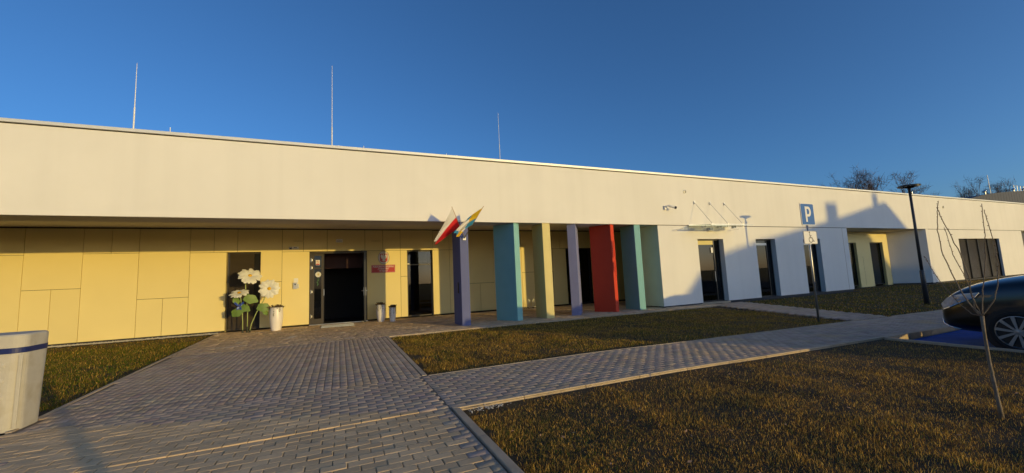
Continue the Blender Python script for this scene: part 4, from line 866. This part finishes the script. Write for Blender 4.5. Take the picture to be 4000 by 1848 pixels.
def make_car(name, label, cx, nose, z, paint):
    c = thing(name, label, 'car', (cx, nose-2.5, z), 'cars parked in the bays'); P3 = lambda x, u, zz: (cx+x, nose-u, z+zz)
    b = MB(); k = 0
    for u, hw, zb, zs, zt in ST:
        half = [(0, zb), (.7*hw, zb), (.965*hw, zb+.09), (hw, zb+.30*(zs-zb)+.06), (.992*hw, zs-.14*(zs-zb)), (.955*hw, zs), (.86*hw, zs+.55*(zt-zs)), (.45*hw, zt), (0, zt+.012)]
        ring = [(x, zz) for x, zz in half]+[(-x, zz) for x, zz in half[-2:0:-1]]; k = len(ring)
        b.v += [P3(x, u, zz) for x, zz in ring]
    for i in range(len(ST)-1):
        for j in range(k): q = (j+1) % k; b.f.append((i*k+j, i*k+q, (i+1)*k+q, (i+1)*k+j))
    b.f.append(tuple(range(k))); n = len(ST)-1; b.f.append(tuple(range((n+1)*k-1, n*k-1, -1)))
    body = b.build('body', paint, c, smooth=True); sm = body.modifiers.new('sub', 'SUBSURF'); sm.levels = sm.render_levels = 2
    G = [(1.22, .80, 1.40, .76, 1.43), (1.7, .86, 1.38, .70, 1.66), (2.15, .87, 1.36, .63, 1.84), (3.0, .87, 1.35, .63, 1.90), (3.9, .86, 1.35, .62, 1.87), (4.55, .83, 1.35, .60, 1.76), (4.92, .78, 1.31, .66, 1.35)]
    b = MB()
    for u, wb, zb, wt, zt in G: b.v += [P3(x, u, zz) for x, zz in ((-wb, zb-.05), (wb, zb-.05), (wb, zb), (wt, zt-.03), (wt*.6, zt), (-wt*.6, zt), (-wt, zt-.03), (-wb, zb))]
    for i in range(len(G)-1):
        for j in range(8): q = (j+1) % 8; b.f.append((i*8+j, i*8+q, (i+1)*8+q, (i+1)*8+j))
    b.f.append(tuple(range(8))); b.f.append(tuple(range(7*8-1, 6*8-1, -1))); b.build('glasshouse', M['car_glass'], c, smooth=False)
    b = MB()
    for u, w, zz in ((2.12, .60, 1.852), (3.0, .60, 1.913), (3.9, .59, 1.883), (4.56, .57, 1.772)): b.v += [P3(-w, u, zz-.035), P3(-w*.6, u, zz), P3(w*.6, u, zz), P3(w, u, zz-.035)]
    for i in range(3):
        for j in range(3): b.f.append((i*4+j, i*4+j+1, (i+1)*4+j+1, (i+1)*4+j))
    b.build('roof', paint, c, smooth=True)
    b = MB()
    for s in (-1, 1):
        for (u0, z0, w0), (u1, z1, w1) in (((1.22, 1.41, .79), (2.14, 1.86, .64)), ((2.55, 1.36, .885), (2.65, 1.86, .645)), ((3.6, 1.36, .885), (3.62, 1.87, .645)), ((4.9, 1.37, .74), (4.5, 1.78, .62))): b.tube([P3(s*w0, u0, z0), P3(s*w1, u1, z1)], .035, 6)
    b.build('roof_pillars', paint, c)
    for s in (-1, 1):
        L = [(.02, .76), (-.02, .87), (.10, 1.0), (.32, 1.09), (.60, 1.12), (.54, 1.03), (.34, .93), (.14, .82)]
        hwf = lambda u: np.interp(u, [q[0] for q in ST], [q[1] for q in ST])
        o_ = [P3(s*(hwf(u)*(.995-.02*(zz > .9))+.006), u-.012, zz) for u, zz in L]
        b = MB(); cen = P3(s*(hwf(.25)+.014), .24, .96); kk = len(o_); b.v = [cen]+o_; b.f = [(0, 1+i, 1+(i+1) % kk) for i in range(kk)]; hl = b.build('headlight', M['lens'], c, smooth=True)
        b = MB(); b.tube([P3(s*(hwf(u)+.008), u-.014, zz) for u, zz in ((.02, .755), (.14, .812), (.34, .922), (.54, 1.022), (.61, 1.115))], .008, 6); b.build('light_trim', M['chrome'], hl)
        b = MB(); b.lathe([(0, -.01), (.05, -.01), (.06, .01), (0, .012)], P3(s*(hwf(.3)-.01), .27, .97), 14, 'x'); b.build('reflector', M['chrome'], hl)
        b = MB(); b.tube([P3(s*(hwf(-.05)*.98), -.06, .58), P3(s*(hwf(-.03)+.01), -.02, .46), P3(s*(hwf(.06)+.005), .08, .41), P3(s*(hwf(.22)+.003), .25, .375)], [.006, .018, .014, .004], 8); b.build('fog_trim', M['chrome'], c, smooth=True)
        b = MB(); b.tube([P3(s*.9, 1.72, 1.36), P3(s*1.0, 1.74, 1.40)], .025, 6); b.lathe([(0, -.10), (.07, -.07), (.09, 0), (.07, .06), (0, .09)], P3(s*1.06, 1.75, 1.44), 12, 'x'); b.build('mirror', paint, c, smooth=True)
        b = MB(); b.tube([P3(s*.992, u, zz) for u, zz in ((2.35, 1.02), (2.50, 1.03), (2.6, 1.02))], .016, 6); b.build('door_handle', paint, c); b = MB(); b.tube([P3(s*.988, u, zz) for u, zz in ((3.5, 1.06), (3.65, 1.07), (3.75, 1.06))], .016, 6); b.build('door_handle', paint, c)
        b = MB(); b.lathe([(0, -.02), (.11, -.01), (.11, .01), (0, .02)], P3(s*.82, 5.0, 1.0), 12, 'y'); b.build('tail_light', M['red'], c)
        for u in (1.02, 3.95):
            wx = s*.955
            b = MB(); b.lathe([(.01, 0), (.45, 0), (.46, s*.012), (.01, s*.02)], P3(wx+s*.008, u, .39), 36, 'x'); b.build('wheel_arch', M['trim'], c)
            w = thing('wheel', None, None, P3(wx, u, .39), parent=c); C_ = P3(wx, u, .39)
            b = MB(); b.lathe([(.29, -s*.18), (.37, -s*.17), (.39, -s*.13), (.39, s*.0), (.37, s*.045), (.305, s*.055), (.295, s*.02)], C_, 40, 'x'); b.build('tyre', M['tyre'], w, smooth=True)
            b = MB(); b.lathe([(.282, s*.02), (.292, s*.03), (.298, s*.05), (.288, s*.052), (.282, s*.02)], C_, 40, 'x'); b.lathe([(0, s*.03), (.055, s*.03), (.05, s*.05), (0, s*.055)], C_, 16, 'x')
            for q in range(10):
                a = 2*math.pi*q/10+.15; ca, sa = math.cos(a), math.sin(a); pts = [(.05, -.016), (.288, -.028), (.288, .028), (.05, .016)]
                b.slab([(C_[0]+s*.035, C_[1]+r_*ca-t_*sa, C_[2]+r_*sa+t_*ca) for r_, t_ in pts], (s*.016, 0, 0))
            b.build('rim', M['alloy'], w); b = MB(); b.lathe([(0, s*.018), (.29, s*.018), (.29, s*.024), (0, s*.024)], C_, 30, 'x'); b.build('brake_disc', M['trim'], w)
    b = MB(); b.slab([P3(-.60, -.112, .62), P3(.60, -.112, .62), P3(.64, -.075, .80), P3(-.64, -.075, .80)], (0, -.02, 0))
    gr_ = b.build('grille', M['trim'], c)
    for i in range(4): b = MB(); zz = .64+i*.035; b.box(cx-.6, cx+.6, nose+.108, nose+.12, z+zz, z+zz+.01); b.build('grille_bar', M['chrome'], gr_)
    MB().box(cx-.26, cx+.26, nose+.105, nose+.122, z+.47, z+.585).build('number_plate', M['sign_white'], c)
    return c
CZ = BAYZ+.006
make_car('parked_car', 'black car nosing into the blue parking bay behind the young tree', 12.67, 4.24, CZ, car_mats('car_black', (.003, .003, .004)))
make_car('parked_car', 'dark blue car in the next bay beyond the black one', 17.0, 4.1, BAYZ, car_mats('car_blue', (.012, .03, .09)))
make_car('parked_car', 'silver car in the third bay, added out of view to shade the path', 21.3, 4.15, BAYZ, car_mats('car_silver', (.35, .36, .37)))  # unseen car, added to close a lit gap on the path

# ------------------------------------------------------------------ grass
def grass(label, n, sampler, height, width, tintf, lean=.45, dry=.6):
    x, y = sampler(n); ok = None
    px, py, pz = proj(np.stack([x, y, gz(x, y)], 1)); k = (px > -330) & (px < 1420) & (py < 800) & (pz > .25); x, y = x[k], y[k]; n = len(x)
    z = lawnz(x, y)-.032; a = rng.uniform(0, 2*np.pi, n); tall = rng.random(n) < .24; h = height*np.where(tall, rng.uniform(.9, 1.85, n), rng.uniform(.3, .6, n))*(.65+.7*vnoise(x*1.7, y*1.7, 3)); w = width*rng.uniform(.7, 1.3, n)
    la = rng.uniform(0, 2*np.pi, n); ll = h*np.abs(rng.normal(lean, .35, n)); dx, dy = np.cos(a)*w/2, np.sin(a)*w/2; lx, ly = np.cos(la)*ll, np.sin(la)*ll
    V = np.zeros((n, 5, 3))
    V[:, 0] = np.stack([x-dx, y-dy, z], 1); V[:, 1] = np.stack([x+dx, y+dy, z], 1)
    V[:, 2] = np.stack([x+lx*.35+dx*.8, y+ly*.35+dy*.8, z+h*.6], 1); V[:, 3] = np.stack([x+lx*.35-dx*.8, y+ly*.35-dy*.8, z+h*.6], 1)
    V[:, 4] = np.stack([x+lx, y+ly, z+h*rng.uniform(.75, 1.05, n)], 1)
    i = np.arange(n)[:, None]*5; Q = i+np.array([[0, 1, 2, 3]]); T = i+np.array([[3, 2, 4]])
    c = tintf(x, y, rng.random(n)); c = np.where((tall & (rng.random(n) < dry))[:, None], np.array([[.70, .42, .095]]), c*.85); c = np.clip(c*rng.uniform(.35, 1.65, (n, 1)), .003, 1); C4 = np.repeat(np.concatenate([c, np.ones((n, 1))], 1), 5, 0)  # blades other than dry stalks darkened: undergrowth shade put into the tint
    o = bpy.data.objects.new('grass', npmesh('grass', V.reshape(-1, 3), T, Q, M['grass'], C4)); attach(o, (0, 0, 0), None); return tag(o, label, 'grass', kind='stuff')
STRAW, GREEN, BROWN, OLIVE = np.array([.60, .36, .08]), np.array([.10, .155, .018]), np.array([.25, .125, .035]), np.array([.22, .19, .03])
def mixc(wts, cols, r):
    w = np.stack(wts, 1); w = w/w.sum(1, keepdims=True); cs = np.cumsum(w, 1); k = (r[:, None] > cs).sum(1).clip(0, len(cols)-1); return np.array(cols)[k]
def s_near(n):
    y = 5.10-6.2*rng.random(n)**.9; x = 1.44+9.85*rng.random(n)**1.15; d = np.hypot(x, y); k = rng.random(n) < np.clip(5.2/d, .18, 1)**1.4; e = np.minimum(np.minimum(x-1.42, 5.10-y), 11.3-x); k &= rng.random(n) < np.clip(e/.16+1.5*(vnoise(x*4, y*4, 21)-.45), .04, 1)*np.clip(1.9-1.6*vnoise(x*2.3, y*2.3, 22), .25, 1)
    bare = (np.hypot((x-1.75)/.55, (y-5.0)/.16) < 1)&(rng.random(n) < .85); k &= ~bare
    return x[k], y[k]
def t_near(x, y, r):
    gr = .25+2.6*np.exp(-((x-1.9)/.9)**2-((y-4.0)/1.1)**2)+1.1*(vnoise(x*1.1, y*1.1, 5) > .72); return mixc([.9+1.0*vnoise(x*.8, y*.8, 1), gr, .9+vnoise(x*1.3, y*1.3, 8), .45+0*x], [STRAW, GREEN, BROWN, OLIVE], r)
def s_mid(n):
    x = 1.44+13.6*rng.random(n)**1.25; y = 7.17+5.85*rng.random(n); k = x < sp_l(y)+.02; e = np.minimum(x-1.42, y-7.15); k &= rng.random(n) < np.clip(e/.30+1.6*(vnoise(x*3, y*3, 23)-.5), .04, 1)*np.clip(1.9-1.5*vnoise(x*2.1, y*2.1, 24), .3, 1); return x[k], y[k]
def t_mid(x, y, r):
    gr = .25+1.8*sstep(10.0, 12.8, y)+1.4*(vnoise(x*.9, y*.9, 2) > .66)+.03*x; return mixc([1.5+0*x, gr, .55+.5*vnoise(x, y, 4), .8+0*x], [STRAW, GREEN, BROWN, OLIVE], r)
def s_left(n):
    y = 7.3+11.4*rng.random(n)**1.2; x = le(y)-.09-7*rng.random(n); k = ~((x > -4.35-.72) & (x < -3.6) & (y < 8.5)); k &= rng.random(n) < np.where(y > 17, .35, 1); return x[k], y[k]
def t_left(x, y, r):
    return mixc([.9+0*x, 1.5+1.*vnoise(x, y, 6), .35+1.6*sstep(16, 18.5, y), 1.1+0*x], [STRAW, GREEN*1.2, BROWN, OLIVE*1.1], r)
def s_far(n):
    x = 15+50*rng.random(n)**1.6; y = 7.2+6.3*rng.random(n)+(x > 28.6)*(x < 36)*1.6*rng.random(n); k = (x > sp_r(y)-.02); return x[k], y[k]
def t_far(x, y, r): return mixc([.55+0*x, 1.3+0*x, .6+0*x, .8+0*x], [STRAW*.8, GREEN*1.1, BROWN, OLIVE], r)
grass('dry straw-brown grass of the near lawn under the young tree', 540000, s_near, .026, .0031, t_near)
grass('yellow-green grass between the pillars and the path', 240000, s_mid, .036, .0050, t_mid, dry=.30)
grass('green grass by the container and the yellow wall', 210000, s_left, .042, .0062, t_left, dry=.12)
grass('short green grass of the far lawn around the street lamp', 110000, s_far, .042, .012, t_far, dry=.3)
M['litter'] = pmat('litter', (.42, .24, .13), .8, .3, 20)
b = MB(); rd = random.Random(5)
for k in range(170):
    if k < 120: x, y = 1.6+7*rd.random()**1.3, 1.4+3.6*rd.random()
    elif k < 150: x, y = 1.6+9*rd.random(), 7.3+3.5*rd.random()
    else: x, y = -4.2-2*rd.random(), 8.5+5*rd.random()
    z = g(x, y)+rd.uniform(-.005, .02); a = rd.uniform(0, 6.28); s = rd.uniform(.012, .03); ca, sa = math.cos(a)*s, math.sin(a)*s; w = rd.uniform(.3, .6)
    b.poly([(x-ca, y-sa, z), (x-sa*w, y+ca*w, z+rd.uniform(0, .012)), (x+ca, y+sa, z+rd.uniform(0, .015)), (x+sa*w, y-ca*w, z+rd.uniform(0, .01))])
tag(b.build('leaf_litter', M['litter']), 'dry fallen leaves scattered on the lawns', 'leaves', kind='stuff')
# gravel strip along the yellow wall and specks of stone by the lawn corner
b = MB()
def stone(x, y, z, s):
    a = [rd.uniform(.7, 1.3) for _ in range(6)]; n = len(b.v)
    b.v.extend([(x-s*a[0], y, z), (x+s*a[1], y, z), (x, y-s*a[2], z), (x, y+s*a[3], z), (x, y, z+s*.8*a[4]), (x, y, z-s)])
    b.f.extend([(n+i+0, n+j, n+4) if True else 0 for i, j in ((0, 2), (2, 1), (1, 3), (3, 0))])
for k in range(5200):
    x = rd.uniform(-12, -4.3); stone(x, rd.gauss(19.02, .09), -.005+rd.uniform(-.01, .015), rd.uniform(.010, .03))
for k in range(120): stone(rd.gauss(1.75, .14), rd.gauss(4.98, .05), -.012, rd.uniform(.004, .013))
tag(b.build('gravel', M['gravel']), 'pale gravel strip at the foot of the yellow wall', 'gravel', kind='stuff')

# ------------------------------------------------------------------ distant things
def bare_tree(label, x, y, z, h, spread, seed, twigs=1500, r=.18):
    rd = random.Random(seed); t = thing('bare_tree', label, 'tree', (x, y, z), 'bare trees behind the roof')
    b = MB(); tips = []
    def grow(p, d, ln, rad, lv):
        q = p+d*ln*.5+Vector((rd.gauss(0, .06), rd.gauss(0, .06), 0))*ln; e = q+(d+Vector((rd.gauss(0, .15), rd.gauss(0, .15), .12))).normalized()*ln*.5
        b.tube([p, q, e], [rad, rad*.85, rad*.66], 6 if lv < 2 else 4, cap=False)
        if lv >= 4: tips.append((e, d)); return
        for k in range(rd.choice((2, 3, 3)) if lv else 5):
            a = rd.uniform(0, 6.28); s = rd.uniform(.3, .75)*spread; nd = (d+Vector((math.cos(a)*s, math.sin(a)*s, rd.uniform(-.05, .3)))).normalized(); grow(e.lerp(p, rd.uniform(0, .5) if lv else rd.uniform(0, .65)), nd, ln*rd.uniform(.58, .82), rad*.6, lv+1)
    grow(Vector((x, y, z)), Vector((0, 0, 1)), h*.42, r, 0); b.build('trunk', M['far_bark'], t, smooth=True)
    v = []; T = []
    for k in range(twigs):
        p, d = rd.choice(tips); p = p+Vector((rd.gauss(0, .35), rd.gauss(0, .35), rd.gauss(0, .35)))*h*.05; e = p+(d*.6+Vector((rd.gauss(0, .6), rd.gauss(0, .6), rd.gauss(.0, .55)))).normalized()*rd.uniform(.03, .075)*h; w = Vector((rd.gauss(0, 1), rd.gauss(0, 1), rd.gauss(0, 1))).normalized()*.0016*h
        n = len(v); v += [tuple(p-w-Vector((x, y, z))), tuple(p+w-Vector((x, y, z))), tuple(e-Vector((x, y, z)))]; T.append((n, n+1, n+2))
    m = npmesh('crown', np.array(v), np.array(T), None, M['far_bark']); o = bpy.data.objects.new('crown', m); attach(o, (x, y, z), t); return t
for i, (x, h, sp, lb) in enumerate(((70.5, 13.4, .6, 'leftmost bare tree above the roof edge'), (75.0, 15.4, .6, 'second bare tree from the left above the roof edge'), (80.0, 16.6, .6, 'third bare tree from the left above the roof edge'), (84.5, 16.0, .6, 'low bare tree just behind the street lamp head'), (119.5, 12.5, .5, 'left bare tree beyond the dark curved roof'), (122.0, 15.6, .45, 'tallest bare tree beyond the dark curved roof'), (125.5, 16.4, .45, 'bare tree beside the tall mast on the right'), (129.0, 14.0, .5, 'rightmost bare tree beyond the dark curved roof'))):
    bare_tree(lb, x, 34+i % 3, -.6, h, sp, 20+i)
M['dark_roof'] = pmat('dark_roof', (.022, .027, .05), .6, .05, .5); M['pale_wall'] = pmat('pale_wall', (.45, .44, .42), .8, .05, .5)
fb = thing('hall_building', 'large hall with a dark curved roof behind the white building', 'building', (120, 34, -.6))
MB().box(96, 165, 30, 44, -.6, 9.6).build('wall', M['pale_wall'], fb)
b = MB(); prof = [(93, 10.4), (97, 11.4), (102, 12.2), (108, 12.9), (115, 13.5), (124, 14.1), (135, 14.5), (150, 14.6), (168, 14.0), (168, 9.5), (93, 9.5)]
b.slab([(x, 29.6, z) for x, z in prof], (0, 15, 0)); rf = b.build('roof', M['dark_roof'], fb)
for k in range(60): xx = 94+k*1.22; zz = np.interp(xx, [p[0] for p in prof[:9]], [p[1] for p in prof[:9]]); MB().box(xx, xx+.08, 29.588, 29.598, 9.5, float(zz)-.05).build('roof_seam', M['dark_roof'], rf)
for x, lb in ((108.4, 'shiny vent low on the left slope of the curved roof'), (121.5, 'shiny vent left of the railing on the curved roof'), (126.5, 'shiny vent behind the railing on the curved roof'), (133.0, 'shiny vent right of the railing on the curved roof')):
    zz = float(np.interp(x, [p[0] for p in prof[:9]], [p[1] for p in prof[:9]])); v = thing('roof_vent', lb, 'vent', (x, 31, zz), 'shiny vents on the curved roof'); b = MB(); b.tube([(x, 31, zz-.1), (x, 31, zz+.5)], .12, 10); b.build('duct', M['galv'], v); b = MB(); b.lathe([(0, .85), (.2, .78), (.3, .62), (.25, .5), (0, .48)], (x, 31, zz), 14); b.build('cowl', M['chrome'], v, smooth=True)
rl = thing('roof_railing', 'steel railing on top of the dark curved roof', 'railing', (126, 31.5, 14))
for k in range(5): b = MB(); b.tube([(124+k*1.6, 31.5, 13.9), (124+k*1.6, 31.5, 15.6)], .04, 6); b.build('post', M['galv'], rl)
b = MB(); b.tube([(124, 31.5, 15.55), (131, 31.5, 15.6)], .04, 6); b.build('rail', M['galv'], rl)
b = MB(); b.tube([(114.5, 32, 10), (114.2, 32, 17.2)], [.09, .05], 8); tag(b.build('antenna_mast', M['white_metal']), 'tall white mast beside the dark curved roof', 'mast')

# ------------------------------------------------------------------ what stands behind the photographer: it throws the long shadows
DIST = 46.0
AX = Vector((SX, -1, 0)).normalized(); GD = Vector((-AX.y, AX.x, 0))          # away from the school towards the sun; along the gable
GO = Vector((26+SX*DIST, 13.9-DIST, 0))
def hp(X, z, back=0.): t = (X-26)/(GD.x+SX*GD.y); p = GO+GD*t+AX*back; return Vector((p.x, p.y, z+SZ*(13.9-p.y) if z is not None else -.5))
M['house_wall'] = pmat('house_wall', (.55, .50, .42), .85, .06, .5, .2, 60); M['house_roof'] = pmat('house_roof', (.10, .045, .035), .8, .15, 3)
hs = thing('neighbour_house', 'long tiled-roof house with two chimneys across the road', 'house', tuple(hp(26, None, 4)))
sil = [(14.3, 0.02), (15.8, 1.42), (17.7, 2.42), (20, 2.92), (24, 3.67), (28, 4.42), (33.1, 5.52), (33.5, 5.25), (35.4, 3.80), (38.0, 1.12), (38.9, .03)]
c4 = [hp(14.8, None, .2), hp(38.4, None, .2), hp(38.4, None, 8.8), hp(14.8, None, 8.8)]
b = MB(); b.prism([(p.x, p.y) for p in c4], -.5, hp(26, 0, .2).z-.1); b.build('wall', M['house_wall'], hs)
b = MB(); b.slab([hp(x, z) for x, z in sil], AX*9); rf = b.build('roof', M['house_roof'], hs)
for (xa, xb, zt) in ((26.45, 27.62, 5.22), (31.62, 32.25, 6.02)):
    q = [hp(xa, 0, 3), hp(xb, 0, 3), hp(xb, 0, 4), hp(xa, 0, 4)]
    b = MB(); b.prism([(p.x, p.y) for p in q], 3+hp(26, 0).z, hp(xa, zt, 3.).z); b.build('chimney', M['house_wall'], rf)
for k in range(6):
    p, q = hp(17+k*3.6, None, .17), hp(18.4+k*3.6, None, .17)
    w = thing('window', None, None, tuple(p), parent=hs); MB().slab([(p.x, p.y, 1.0), (q.x, q.y, 1.0), (q.x, q.y, 2.5), (p.x, p.y, 2.5)], AX*.02).build('pane', M['car_glass'], w)
    for zz in (.95, 2.5): MB().slab([(p.x, p.y, zz), (q.x, q.y, zz), (q.x, q.y, zz+.07), (p.x, p.y, zz+.07)], AX*-.04).build('sill', M['white_paint'], w)
p, q = hp(36.5, None, .18), hp(37.4, None, .18); MB().slab([(p.x, p.y, -.4), (q.x, q.y, -.4), (q.x, q.y, 2.0), (p.x, p.y, 2.0)], AX*.05).build('door', M['brown_frame'], hs)
pp = thing('bollard_post', 'stout grey post standing on the lawn behind the viewer', 'post', (2.42, -3.0, -.03))
b = MB(); b.tube([(2.42, -3, -.3), (2.42, -3, 2.2)], .078, 16); b.build('post', M['galv'], pp, smooth=True); b = MB(); b.lathe([(0, 2.36), (.07, 2.34), (.10, 2.28), (.095, 2.2), (0, 2.19)], (2.42, -3, 0), 16); b.build('cap', M['lamp_metal'], pp, smooth=True)
